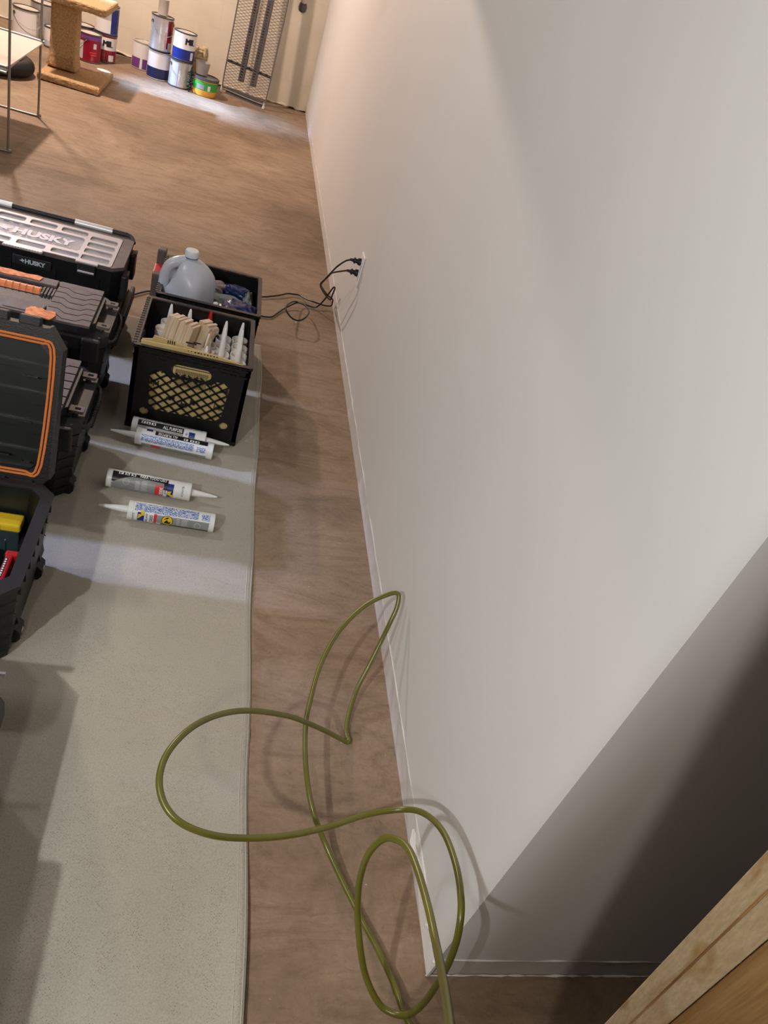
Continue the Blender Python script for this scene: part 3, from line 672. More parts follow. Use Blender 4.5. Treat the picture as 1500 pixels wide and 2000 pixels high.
def crate(name, x0, y0, label, rotz=0.0, solid=False):
    root = thing(name, (x0 + 0.165, y0 + 0.165, 0.0045), label, 'milk crate', rot=(0, 0, rotz))
    h = 0.165
    for nm, T in (('side', frame((-h, -h + 0.006, 0), (1, 0, 0), (0, 0, 1))), ('side', frame((h - 0.006, -h, 0), (0, 1, 0), (0, 0, 1))),
                  ('side', frame((h, h - 0.006, 0), (-1, 0, 0), (0, 0, 1))), ('side', frame((-h + 0.006, h, 0), (0, -1, 0), (0, 0, 1)))):
        b = BM(); crate_panel(b, T, solid=solid); mk(nm, b, M_crate, root)
    b = BM(); box(b, -h + 0.007, h - 0.007, -h + 0.007, h - 0.007, 0.008, 0.013); mk('bottom', b, M_crate, root)
    b = BM()
    for x, y in ((-h, -h), (h, -h), (h, h), (-h, h)):
        sx = -1 if x > 0 else 1; sy = -1 if y > 0 else 1
        box(b, min(x, x + sx * 0.016), max(x, x + sx * 0.016), min(y, y + sy * 0.016), max(y, y + sy * 0.016), 0.0, 0.272, bev=0.003)
    b.free()
    for x, y in ((-h, -h), (h, -h), (h, h), (-h, h)):
        sx = -1 if x > 0 else 1; sy = -1 if y > 0 else 1; b = BM()
        box(b, min(x, x + sx * 0.016), max(x, x + sx * 0.016), min(y, y + sy * 0.016), max(y, y + sy * 0.016), 0.0, 0.272, bev=0.003); mk('corner_post', b, M_crate, root)
    b = BM()
    plate(b, rrect(-h - 0.004, h + 0.004, -h - 0.004, h + 0.004, 0.01), [rrect(-h + 0.010, h - 0.010, -h + 0.010, h - 0.010, 0.006)], 0.005, Matrix.Translation((0, 0, 0.272)))
    for i in range(20): box(b, -h - 0.0065, -h + 0.004, -h + 0.008 + 0.016 * i, -h + 0.015 + 0.016 * i, 0.268, 0.279, bev=0.001)
    mk('top_rim', b, M_rim, root); return root
M_crate = mat('black_crate_plastic', (0.006, 0.006, 0.006), 0.38, bump=0.2, bscale=300)
M_rim = mat('brown_crate_rim', (0.050, 0.038, 0.032), 0.42, vary=0.4, vscale=60)  # rim lighter and browner than the crate sides
crate('milk_crate', -0.723, 2.037, 'black milk crate in front, full of upright caulk tubes and wood shims')
crate('milk_crate', -0.705, 2.408, 'black plastic crate behind, holding the translucent jug and blue bags', solid=True)

# cardboard sheets standing inside the front crate
def carton(name, y, z1, tilt, label, pts_top, marks):
    root = thing(name, (-0.558, y, 0.02), label, 'cardboard', rot=(tilt, 0, 0))
    b = BM(); T = frame((0, 0, 0), (1, 0, 0), (0, 0, 1)); prism(b, [(-0.15, 0)] + [(0.14, 0)] + pts_top, -0.002, 0.002, T=T); mk('sheet', b, M_card, root)
    b = BM()
    for m_ in marks: box(b, m_[0], m_[1], m_[2], m_[3], 0.0022, 0.0028, T=T)
    mk('printing', b, M_ink, root)
random.seed(3)
mk1 = []
for k in range(34): mk1.append((-0.045 + 0.0028 * k, -0.0437 + 0.0028 * k, 0.19 + (0 if k % 3 else 0.003), 0.205))
mk1 += [(-0.055, 0.062, 0.212, 0.2145), (-0.055, -0.0525, 0.150, 0.214), (0.060, 0.0625, 0.150, 0.214), (-0.055, 0.062, 0.187, 0.1885)]
for k in range(26): mk1.append((-0.04 + 0.0034 * k, -0.0386 + 0.0034 * k, 0.150, 0.183))
for (x, y) in ((-0.10, 0.185), (-0.11, 0.14), (-0.06, 0.10), (0.01, 0.10), (0.08, 0.10), (-0.02, 0.085), (0.09, 0.16)):
    for k in range(6): mk1.append((x + 0.004 * k, x + 0.002 + 0.004 * k + random.uniform(0, 0.003), y + random.uniform(-.008, 0), y + random.uniform(0.004, 0.014)))
for k in range(10): mk1.append((-0.02 + 0.009 * k, -0.02 + 0.009 * k + random.uniform(0.002, 0.006), 0.268, 0.272))
carton('cardboard_sheet', 2.050, 0.28, 0.02, 'ochre cardboard with printed barcode seen through the front crate lattice', [(0.14, 0.262), (0.03, 0.275), (-0.15, 0.272)], mk1)
mk2 = [(-0.08 + 0.006 * k, -0.077 + 0.006 * k, 0.262, 0.273) for k in range(4)] + [(-0.03, 0.0, 0.276, 0.281), (-0.01, 0.012, 0.281, 0.285)]
carton('cardboard_sheet', 2.070, 0.30, -0.03, 'second cardboard flap rising above the crate rim beside the wood shims', [(0.12, 0.250), (-0.02, 0.264), (-0.100, 0.276), (-0.118, 0.278), (-0.122, 0.266), (-0.15, 0.26)], mk2)

# caulk tubes standing in the crate
def standing_tube(parts_scale=1.0, nz=M_white):
    root = bpy.data.objects.new('caulk_tube', None); COL.objects.link(root); root.empty_display_size = 0.05
    b = BM(); lathe(b, [(0.024, 0.0), (0.0245, 0.004), (0.0245, 0.188), (0.0255, 0.190), (0.0255, 0.208), (0.0235, 0.208), (0.0225, 0.196), (0.008, 0.199)], 28, mis=[0, 0, 0, 0, 1, 1, 2])
    mk('tube_body', b, [M_white, M_cup, M_cupin], root, smooth=True)
    b = BM(); lathe(b, [(0.0098, 0.198), (0.0092, 0.215), (0.0066, 0.245), (0.0036, 0.265), (0.0020, 0.268)], 16)
    mk('nozzle', b, nz, root, smooth=True); return root
TUB = [(-0.479, 2.302), (-0.427, 2.318), (-0.480, 2.249), (-0.427, 2.264), (-0.481, 2.195), (-0.428, 2.211), (-0.429, 2.158), (-0.524, 2.240), (-0.526, 2.187), (-0.652, 2.332), (-0.664, 2.279), (-0.527, 2.104), (-0.593, 2.328)]
WH = ['back row, second from the right rim', 'in the back right corner', 'right cluster, left column, second from back', 'second from back along the right rim', 'right cluster, left column, third from back', 'third from back along the right rim', 'nearest the front right corner', 'just left of the right cluster, rear one', 'just left of the right cluster, front one', 'back left of the crate, farthest left nozzle', 'back left, its open end without a nozzle', 'directly behind the cardboard, between shims and cluster', 'behind the wood shims']
proto = standing_tube()
for i, ((x, y), l) in enumerate(zip(TUB, WH)):
    o = proto if i == 0 else copy_tree(proto)
    o.location = (x, y, 0.0185); tag(o, 'white caulk tube standing nozzle up, ' + l, 'caulk tube', 'caulk tubes standing in the front crate')
for o_ in [c for c in COL.objects if c.name.startswith('caulk_tube')]:
    if abs(o_.location.x + 0.664) < 1e-3:
        for ch in list(o_.children):
            if ch.name.startswith('nozzle'): bpy.data.objects.remove(ch)
rt = standing_tube(nz=M_red); rt.location = (-0.531, 2.326, 0.030); rt.rotation_euler = (0, 0.0, 0)
b = BM(); rt.children[1].scale = (1.35, 1.35, 1.0)
tag(rt, 'tube with a red nozzle standing near the back of the front crate', 'caulk tube')

# bundle of shims
def shim_bundle(name, loc, rot, nx, w, d, L, label):
    root = thing(name, loc, label, 'wood shims', rot=rot)
    for i in range(nx):
        b = BM(); x = (i - nx / 2) * w / nx
        z1 = L + random.uniform(-0.005, 0.005); dd = d * random.uniform(0.94, 1)
        vs = box(b, x, x + w / nx * 0.97, -dd / 2, dd / 2, 0, z1)
        for f in b.faces:
            if f.normal.z > 0.9 or all(abs(v.co.z - z1) < 1e-5 for v in f.verts): f.material_index = 1
        mk('shim', b, [M_shim, M_shimend], root)
    return root
shim_bundle('shim_bundle', (-0.648, 2.165, 0.060), (-0.22, 0.12, -0.35), 9, 0.082, 0.066, 0.252, 'bundle of pale wood shims with torn ends leaning in the front crate')
shim_bundle('shim_bundle', (-0.583, 2.220, 0.060), (-0.20, 0.14, -0.55), 5, 0.042, 0.055, 0.238, 'smaller stack of wood shims right behind the torn-ended bundle')
for i, (x, y, l) in enumerate(((-0.557, 2.150, 'thin wooden stir stick standing right of the shims, nearer one'), (-0.552, 2.172, 'thin wooden stir stick standing right of the shims, farther one'))):
    b = BM(); T = Matrix.Translation((x, y, 0.03)) @ Matrix.Rotation(0.12, 4, 'Y'); box(b, -0.0013, 0.0013, -0.003, 0.003, 0, 0.282, T=T); tag(mk('stir_stick', b, M_stick), l, 'stick')
b = BM(); tube(b, smooth_path([(-0.51, 2.315, 0.10), (-0.507, 2.318, 0.18), (-0.498, 2.322, 0.215), (-0.505, 2.30, 0.222), (-0.512, 2.305, 0.20), (-0.50, 2.33, 0.19)], 6), 0.006, 8)
tag(mk('black_cable', b, M_cord, smooth=True), 'coiled black cable behind the red nozzle in the front crate', 'cable')
b = BM(); tube(b, [(-0.700, 2.075, 0.12), (-0.699, 2.085, 0.24), (-0.697, 2.088, 0.275)], 0.006, 10); tag(mk('small_tube', b, M_silver, smooth=True), 'small shiny tube in the front left corner of the front crate', 'tube')

# ------------------------------------------------------------------ contents of the back crate
def jug():
    root = thing('plastic_jug', (-0.617, 2.520, 0.125), 'translucent white gallon jug with handle standing in the back crate', 'jug', rot=(0.03, 0.0, -0.50))
    # body: rounded square cross sections
    prof = [(0.066, 0.0), (0.074, 0.006), (0.076, 0.02), (0.076, 0.130), (0.0755, 0.150), (0.075, 0.168), (0.072, 0.187), (0.066, 0.201), (0.056, 0.215), (0.038, 0.230), (0.020, 0.238), (0.019, 0.250)]
    b = BM(); seg = 48; rings = []
    for r, z in prof:
        e = 0.45 if z < 0.17 else 0.45 + (z - 0.17) * 8
        e = min(e, 1.0); ring = []
        for k in range(seg):
            a = 2 * PI * k / seg; c, s = math.cos(a), math.sin(a)
            q = r * (abs(c) ** (2 / (2 / e)) ) if False else 0
            px = r * math.copysign(abs(c) ** e, c); py = r * math.copysign(abs(s) ** e, s)
            # handle recess on the front-left corner
            if 0.135 < z < 0.235:
                dct = max(0, math.cos(a - 1.25 * PI) - 0.72) / 0.28; sh = math.sin(PI * (z - 0.135) / 0.10)
                px *= 1 - 0.66 * dct * sh; py *= 1 - 0.66 * dct * sh
            ring.append(b.verts.new((px, py, z)))
        rings.append(ring)
    for A_, B_ in zip(rings, rings[1:]):
        for k in range(seg): j = (k + 1) % seg; b.faces.new((A_[k], A_[j], B_[j], B_[k]))
    b.faces.new(list(reversed(rings[0]))); b.faces.new(rings[-1])
    for x, z in ((0.0, 0.02), (0.015, 0.02), (0.032, 0.02), (-0.02, 0.02), (-0.035, 0.02)):
        box(b, x - 0.004, x + 0.004, -0.0775, -0.075, z - 0.004 + 0.03, z + 0.010 + 0.03, bev=0.001)
    body = mk('jug_body', b, M_jug, root, smooth=True)
    b = BM(); pts = smooth_path([(-0.050, -0.050, 0.110), (-0.054, -0.054, 0.140), (-0.054, -0.054, 0.170), (-0.051, -0.051, 0.195), (-0.043, -0.043, 0.214), (-0.028, -0.028, 0.224), (-0.012, -0.012, 0.228)], 8)
    tube(b, pts, 0.0135, 14, rad=[0.019 - 0.003 * math.sin(PI * i / (len(pts) - 1)) for i in range(len(pts))]); mk('handle', b, M_jug, root, smooth=True)
    b = BM(); lathe(b, [(0.0205, 0.242), (0.0215, 0.246), (0.0215, 0.262), (0.0195, 0.2655)], 28); mk('cap', b, M_jugcap, root, smooth=True)
    b = BM(); lathe(b, [(0.0218, 0.243), (0.0218, 0.2455)], 28); mk('blue_ring', b, M_blue, root)
    root.scale = (1.02, 1.02, 1.05)
jug()
def crumple(name, cx, cy, cz, sx, sy, sz, m, label, cat, seed, T=None, par=None):
    random.seed(seed); b = BM(); bmesh.ops.create_icosphere(b, subdivisions=4, radius=1.0)
    ph = [random.uniform(0, 6) for _ in range(6)]
    for v in b.verts:
        c = v.co; k = 1 + 0.10 * math.sin(6 * c.x + ph[0]) * math.sin(7 * c.y + ph[1]) + 0.07 * math.sin(13 * c.z + 9 * c.x + ph[2]) + 0.04 * math.sin(21 * c.y + ph[3])
        v.co = Vector((math.copysign(abs(c.x) ** 0.7, c.x) * sx * k, math.copysign(abs(c.y) ** 0.7, c.y) * sy * k, math.copysign(abs(c.z) ** 0.7, c.z) * sz * k))
        if T: v.co = T @ v.co
        v.co += Vector((cx, cy, cz))
    return tag(mk(name, b, m, smooth=True), label, cat)
R_ = lambda a, ax: Matrix.Rotation(a, 3, ax)
crumple('work_glove', -0.455, 2.660, 0.232, 0.050, 0.030, 0.026, M_bluec, 'blue glove lying along the back of the rear crate', 'glove', 1, R_(-0.1, 'Z'))
crumple('plastic_wrapper', -0.535, 2.668, 0.228, 0.045, 0.032, 0.026, M_tanbag, 'dusty crinkled wrapper between the jug and the blue glove', 'wrapper', 2)
crumple('cleaning_rag', -0.485, 2.590, 0.215, 0.072, 0.036, 0.026, M_ggc, 'grey-green folded rag across the middle of the rear crate', 'rag', 3, R_(-0.12, 'Z'))
crumple('cleaning_rag', -0.412, 2.600, 0.205, 0.018, 0.085, 0.05, M_ggc, 'pale grey-green rag hanging at the right wall of the rear crate', 'rag', 4)
crumple('plastic_bag', -0.440, 2.502, 0.212, 0.066, 0.058, 0.05, M_bluec, 'dark blue plastic bag in the front right of the rear crate', 'bag', 5, R_(-0.15, 'Z'))
b = BM(); tube(b, [(-0.512, 2.452, 0.12), (-0.516, 2.462, 0.20), (-0.521, 2.475, 0.262), (-0.5215, 2.476, 0.265)], 0.009, 12, rad=[0.009, 0.009, 0.009, 0.005]); tag(mk('white_handle_stick', b, M_white, smooth=True), 'white rounded plastic handle sticking up beside the jug', 'handle')
b = BM(); box(b, -0.540, -0.524, 2.435, 2.455, 0.06, 0.235, bev=0.004); tag(mk('red_marker', b, M_red), 'dark red plastic handle between the jug and the white handle', 'handle')
# tool behind the back crate at its left
tk = thing('power_tool', (-0.74, 2.72, 0), 'dark tool with a red patch standing against the left of the rear crate', 'tool')
b = BM(); box(b, -0.742, -0.712, 2.62, 2.65, 0.0, 0.245, bev=0.004); box(b, -0.742, -0.712, 2.745, 2.78, 0.0, 0.285, bev=0.004); box(b, -0.738, -0.715, 2.64, 2.75, 0.05, 0.20, bev=0.004); mk('tool_frame', b, M_lidtop, tk)
b = BM(); box(b, -0.745, -0.714, 2.655, 2.742, 0.195, 0.235, bev=0.004); mk('red_grip', b, M_redlab, tk); local(tk)

# ------------------------------------------------------------------ caulk tubes lying on the cloth
ZERO = 0
def lying_tube(name, x0, y0, x1, y1, nozzle, label, design, z=0.030):
    """x0,y0 left end, x1,y1 right end; nozzle 'L' or 'R'. local x runs along the body left to right."""
    L = math.hypot(x1 - x0, y1 - y0); ang = math.atan2(y1 - y0, x1 - x0); r = 0.0245
    root = thing(name, (x0, y0, z), label, 'caulk tube', rot=(0, 0, ang))
    AX = Matrix.Rotation(PI / 2, 4, 'Y'); fl = Matrix.Identity(4) if nozzle == 'R' else Matrix.Translation((L, 0, 0)) @ Matrix.Rotation(PI, 4, 'Z')
    b = BM(); lathe(b, [(0.021, 0.004), (0.0235, 0.0), (r + 0.0006, 0.001), (r + 0.0006, 0.013), (r, 0.0135), (r, L - 0.014), (r + 0.0006, L - 0.0135), (r + 0.0006, L - 0.001), (r - 0.002, L), (0.011, L + 0.0005)], 40, T=fl @ AX)
    mk('tube_body', b, M_white, root, smooth=True)
    b = BM(); lathe(b, [(0.0098, L), (0.0094, L + 0.008), (0.0078, L + 0.030), (0.0050, L + 0.056), (0.0020, L + 0.072)], 16, T=fl @ AX); mk('nozzle', b, M_white, root, smooth=True)
    mats = [M_lblack, M_blue, M_grey, M_redlab, M_yellow, M_lwhite, M_fine, M_fine2, M_lgrey, M_white]
    b = BM()
    def P(x, th, rr): return Vector((x, -rr * math.cos(th), rr * math.sin(th)))
    def patch(xa, xb, ta, tb, mi, lay=0, top=None):
        rr = r + 0.0004 + 0.0002 * lay; n = 24 if top else max(2, int(abs(tb - ta) / 7) + 1); nx = 16
        g = []
        for i in range(n + 1):
            row = []
            for j in range(nx + 1):
                x = xa + (xb - xa) * j / nx; th = ta + (tb - ta) * i / n
                if top: th = ta + (top(j / nx) - ta) * i / n
                row.append(b.verts.new(P(x, math.radians(th), rr)))
            g.append(row)
        for i in range(n):
            for j in range(nx): f = b.faces.new((g[i][j], g[i][j + 1], g[i + 1][j + 1], g[i + 1][j])); f.material_index = mi
    def txt(s, size, x, th, mi, rot=0.0, lay=2, squash=1.0, bold=0.02):
        c, sn = math.cos(rot), math.sin(rot)
        def fn(v):
            u = v.x * c - v.y * sn; w = v.x * sn + v.y * c
            return P(x + u, math.radians(th) + w / r, r + 0.0004 + 0.0002 * lay + v.z * 0.3)
        text(b, s, size, mi=mi, fn=fn, squash=squash, bold=bold)
    def poly(pts, x, th, mi, lay=2):
        src = bmesh.new(); src.faces.new([src.verts.new((p[0], p[1], 0)) for p in pts])
        wrapped(b, src, mi, lambda v: P(x + v.x, math.radians(th) + v.y / r, r + 0.0004 + 0.0002 * lay), 0.002)
    design(patch, txt, poly, L); mk('label', b, mats, root)
BK, BL, GY, RD, YL, WT, FB, FD, LG, WH_ = range(10)
circ = lambda rr, n=20: [(rr * math.cos(2 * PI * k / n), rr * math.sin(2 * PI * k / n)) for k in range(n)]
def ring(poly, rr, wd, x, th, mi):
    n = 16
    for k in range(n):
        a, c = 2 * PI * k / n, 2 * PI * (k + 1) / n
        poly([(rr * math.cos(a), rr * math.sin(a)), (rr * math.cos(c), rr * math.sin(c)), ((rr - wd) * math.cos(c), (rr - wd) * math.sin(c)), ((rr - wd) * math.cos(a), (rr - wd) * math.sin(a))], x, th, mi, 3)
def icons(patch, txt, poly, xs, th, mi=WT):
    for i, x in enumerate(xs):
        poly([(-0.006, -0.004), (0.006, -0.004), (0.006, 0.004), (-0.006, 0.004)], x, th, mi, 2)
        poly([[(-0.004, -0.003), (0.0, -0.003), (0.002, 0.002), (-0.003, 0.002)], [(-0.004, -0.0025), (0.004, -0.0025), (0.0, 0.003)], [(-0.003, -0.002), (0.004, -0.003), (0.004, 0.001), (-0.001, 0.003)]][i % 3], x, th, BK, 3)
def d1(patch, txt, poly, L):     # rear tube: ALL PURPOSE reading left to right, nozzle right
    patch(0.015, L - 0.016, -60, 150, WH_)
    patch(0.017, L - 0.016, 92, 125, FD, 1)
    patch(0.017, 0.150, 40, 84, BK, 1); patch(0.017, 0.150, -10, 40, GY, 1)
    txt('ALL PURPOSE', 0.0150, 0.118, 58, WT, squash=0.62, bold=0.02); icons(patch, txt, poly, (0.033, 0.047, 0.062), 66)
    patch(0.166, 0.184, 20, 64, BL, 1); patch(0.156, 0.163, 34, 58, FB, 1)
def d2(patch, txt, poly, L):     # front tube, upside-down ALL PURPOSE, nozzle left
    patch(0.015, L - 0.016, -70, 160, WH_)
    patch(0.028, 0.046, 84, 128, BL, 1); patch(0.054, L - 0.018, 62, 104, BK, 1); patch(0.056, 0.075, 98, 103, RD, 2)
    txt('ALL PURPOSE', 0.0150, 0.090, 80, WT, rot=PI, squash=0.62, bold=0.02); icons(patch, txt, poly, (0.142, 0.160, 0.175), 76)
    patch(0.018, 0.168, 4, 52, FB, 1); patch(0.177, L - 0.022, 8, 44, FB, 1)
    patch(0.02, L - 0.018, -60, -12, GY, 1); patch(0.048, 0.075, -50, -14, RD, 2)
def bolt(poly, x, th, sgn=1):
    poly([(-0.010 * sgn, 0.010), (0.002 * sgn, 0.012), (-0.001 * sgn, 0.002), (0.006 * sgn, 0.002), (0.007 * sgn, -0.013), (-0.004 * sgn, -0.001), (-0.008 * sgn, -0.001)], x, th, YL, 3)
def d3(patch, txt, poly, L):     # PARA TODO USO, nozzle right
    patch(0.014, L - 0.030, -70, 160, WH_)
    patch(0.015, L - 0.032, 118, 150, FD, 1)
    patch(0.015, 0.160, 20, 92, BK, 1)
    patch(0.015, 0.150, -32, 0, GY, 2, top=lambda t: 12 + 56 * math.sin(PI / 2 * min(1, t * 2.2)) * (1 - 0.25 * max(0, t - .4)))
    txt('PARA TODO USO', 0.0125, 0.120, 80, WT, squash=0.70, bold=0.02); icons(patch, txt, poly, (0.036, 0.052, 0.068), 82)
    ring(poly, 0.0085, 0.0014, 0.052, 30, LG)
    for k in range(7): patch(0.075 + (k % 2) * 0.002, 0.086 + 0.001 * (k % 3), 40 - 9 * k, 45 - 9 * k, LG, 3)
    for k in range(8): patch(0.092, 0.108 - 0.002 * (k % 2), 48 - 9 * k, 52 - 9 * k, LG, 3)
    patch(0.128, 0.149, -30, 44, RD, 3); txt('3000', 0.0125, 0.1435, 8, WT, rot=-PI / 2, lay=5, squash=0.85)
    patch(0.130, 0.137, -26, 38, RD, 4)
    patch(0.160, 0.176, -30, 66, BL, 2); txt('SEALANT', 0.0066, 0.155, 22, BL, rot=-PI / 2); bolt(poly, 0.170, -8, 1)
    txt('BLANCO', 0.0075, L - 0.022, 30, BL, rot=-PI / 2, bold=0.0); patch(0.016, L - 0.032, -62, -36, FD, 1)
def d4(patch, txt, poly, L):     # blue text band above, nozzle left
    patch(0.014, L - 0.014, -70, 160, WH_)
    patch(0.018, 0.178, 40, 96, FB, 1); patch(0.186, L - 0.014, 42, 82, FB, 1)
    patch(0.060, L - 0.014, -22, 33, GY, 1); patch(0.085, L - 0.014, -60, -24, BK, 1)
    patch(0.026, 0.043, -34, 34, BL, 2); bolt(poly, 0.034, 18, -1)
    txt('WHITE', 0.0075, 0.016, -2, BL, rot=PI / 2, bold=0.0)
    txt('SEALANT', 0.0066, 0.049, 0, BL, rot=PI / 2)
    txt('3000', 0.0125, 0.0612, 0, BK, rot=PI / 2, lay=3, squash=0.85); patch(0.056, 0.0665, -38, 34, WT, 2)
    patch(0.0670, 0.0740, -34, 36, RD, 3)
    poly(circ(0.0145), 0.101, 4, YL, 2); ring(poly, 0.0148, 0.0014, 0.101, 4, BK)
    poly([(-0.008, -0.007), (0.007, -0.008), (0.009, 0.0), (0.003, -0.002), (0.0, 0.004), (-0.005, 0.0)], 0.101, 2, BK, 4)
    poly([(-0.009, 0.003), (-0.002, 0.010), (0.004, 0.0105), (0.001, 0.006), (-0.004, 0.005)], 0.101, 4, BK, 4)
    for k in range(6): patch(0.124, 0.132, 24 - 9 * k, 28 - 9 * k, LG, 3); patch(0.137, 0.153 - 0.001 * (k % 3), 26 - 9 * k, 30 - 9 * k, LG, 3)
    ring(poly, 0.0085, 0.0014, 0.178, 2, LG)
lying_tube('caulk_tube', -0.700, 2.009, -0.484, 1.998, 'R', 'caulk tube lying against the front crate, its lettering upright', d1, z=0.031)
lying_tube('caulk_tube', -0.682, 1.956, -0.458, 1.944, 'L', 'caulk tube touching the one at the crate, its lettering upside down', d2, z=0.031)
lying_tube('caulk_tube', -0.727, 1.733, -0.505, 1.728, 'R', 'third caulk tube from the crate, grey label with a red block, nozzle right', d3, z=0.031)
lying_tube('caulk_tube', -0.655, 1.612, -0.434, 1.612, 'L', 'caulk tube nearest the camera, yellow round emblem, nozzle left', d4, z=0.031)

# ------------------------------------------------------------------ hose
HOSE = [(-0.05, 0.4382, 0.03), (-0.0653, 0.498, 0.02), (-0.0885, 0.5601, 0.015), (-0.12, 0.6241, 0.015), (-0.1703, 0.7225, 0.03), (-0.2073, 0.7788, 0.07), (-0.2226, 0.8513, 0.09), (-0.2233, 0.9378, 0.1), (-0.2143, 0.9942, 0.11), (-0.194, 1.0752, 0.13), (-0.1576, 1.1493, 0.16), (-0.1021, 1.2089, 0.19), (-0.0525, 1.2312, 0.215), (-0.0275, 1.2324, 0.222), (-0.0254, 1.2134, 0.2), (-0.0345, 1.1921, 0.17), (-0.0452, 1.1718, 0.13), (-0.0645, 1.1358, 0.08), (-0.084, 1.0995, 0.04), (-0.0987, 1.0533, 0.015), (-0.1071, 1.0101, 0.008), (-0.1046, 0.9815, 0.008), (-0.1162, 0.9754, 0.015), (-0.165, 0.9603, 0.06), (-0.2269, 0.9253, 0.13), (-0.2795, 0.8992, 0.18), (-0.3581, 0.8566, 0.24), (-0.4166, 0.8125, 0.28), (-0.4631, 0.7603, 0.31), (-0.4945, 0.7082, 0.32), (-0.5037, 0.664, 0.32), (-0.4936, 0.6298, 0.31), (-0.4668, 0.6057, 0.3), (-0.4197, 0.6001, 0.28), (-0.362, 0.6143, 0.25), (-0.2918, 0.6388, 0.22), (-0.2179, 0.6692, 0.2), (-0.144, 0.6969, 0.2), (-0.0854, 0.6976, 0.22), (-0.0668, 0.6669, 0.26), (-0.0591, 0.6136, 0.3), (-0.0623, 0.5444, 0.33), (-0.0696, 0.487, 0.34), (-0.0726, 0.454, 0.32), (-0.068, 0.4408, 0.27), (-0.0583, 0.4409, 0.2), (-0.059, 0.4355, 0.13), (-0.071, 0.4321, 0.09), (-0.0889, 0.4392, 0.07), (-0.1126, 0.4537, 0.07), (-0.1401, 0.4789, 0.1), (-0.1625, 0.5031, 0.15), (-0.1783, 0.5339, 0.2), (-0.1909, 0.5511, 0.26), (-0.1951, 0.559, 0.32), (-0.186, 0.5612, 0.36), (-0.174, 0.5524, 0.38), (-0.1647, 0.5293, 0.4), (-0.1629, 0.4869, 0.42), (-0.1647, 0.4311, 0.44), (-0.1704, 0.3801, 0.46), (-0.1861, 0.331, 0.5), (-0.2031, 0.2867, 0.54), (-0.2213, 0.2467, 0.58), (-0.2398, 0.2032, 0.62)]
HOSE = [(0.10, 0.30, 0.03), (0.02, 0.35, 0.03)] + HOSE
b = BM(); tube(b, smooth_path(HOSE, 10), 0.0052, 14)
tag(mk('air_hose', b, M_hose, smooth=True), 'olive green hose coiled in loose loops over the floor beside the wall', 'hose')

# ------------------------------------------------------------------ outlet, plugs and cords
ol = thing('wall_outlet', (0, 2.907, 0.347), 'white duplex outlet cover on the right wall with two plugs', 'outlet')
b = BM(); box(b, -0.007, 0.0, 2.870, 2.944, 0.288, 0.406, bev=0.003); mk('cover_plate', b, M_outlet, ol)
b = BM()
for z in (0.325, 0.372): box(b, -0.0085, -0.006, 2.893, 2.921, z - 0.014, z + 0.014, bev=0.002)
mk('socket', b, M_outlet, ol); local(ol)
CA = [(-0.0421, 2.9058, 0.375), (-0.0614, 2.9244, 0.36), (-0.0878, 2.9252, 0.33), (-0.0987, 2.974, 0.28), (-0.1064, 3.0269, 0.23), (-0.1119, 3.0748, 0.19), (-0.1024, 3.1117, 0.16), (-0.0638, 3.1938, 0.1), (-0.0325, 3.2576, 0.06), (-0.0234, 3.263, 0.06), (-0.0262, 3.2398, 0.09), (-0.028, 3.2083, 0.13), (-0.0354, 3.2011, 0.14), (-0.0438, 3.214, 0.11), (-0.0543, 3.227, 0.07), (-0.0694, 3.2412, 0.03), (-0.0858, 3.2504, 0.01), (-0.1208, 3.2509, 0.01), (-0.1583, 3.2375, 0.02), (-0.1898, 3.1839, 0.04), (-0.221, 3.0906, 0.06), (-0.2342, 3.0219, 0.07), (-0.2183, 2.9867, 0.06), (-0.1961, 2.9788, 0.05), (-0.1719, 2.9801, 0.05), (-0.1496, 2.997, 0.06), (-0.131, 3.0644, 0.06), (-0.1352, 3.1653, 0.04), (-0.1614, 3.2079, 0.03), (-0.1803, 3.2143, 0.02), (-0.225, 3.1596, 0.008), (-0.254, 3.1032, 0.006), (-0.2785, 3.051, 0.006), (-0.3067, 3.0354, 0.006), (-0.3328, 3.0322, 0.006), (-0.42, 3.0, 0.006), (-0.62, 2.98, 0.006), (-0.753, 3.02, 0.006), (-0.80, 2.985, 0.007), (-0.86, 2.89, 0.006)]
CB = [(-0.0506, 2.9055, 0.33), (-0.0697, 2.9582, 0.3), (-0.0861, 3.0302, 0.26), (-0.0924, 3.0614, 0.23), (-0.1011, 3.116, 0.18), (-0.0959, 3.1498, 0.15), (-0.0509, 3.2247, 0.09), (-0.0165, 3.2671, 0.06), (-0.0105, 3.2793, 0.04), (-0.0114, 3.2869, 0.02), (-0.0369, 3.2853, 0.015), (-0.0652, 3.2765, 0.02), (-0.0975, 3.2724, 0.025), (-0.1289, 3.3082, 0.015), (-0.1533, 3.3426, 0.01), (-0.1843, 3.3378, 0.01), (-0.2113, 3.3221, 0.012), (-0.2458, 3.2865, 0.01), (-0.284, 3.2576, 0.008), (-0.3239, 3.2284, 0.008), (-0.45, 3.18, 0.006), (-0.60, 3.10, 0.006)]
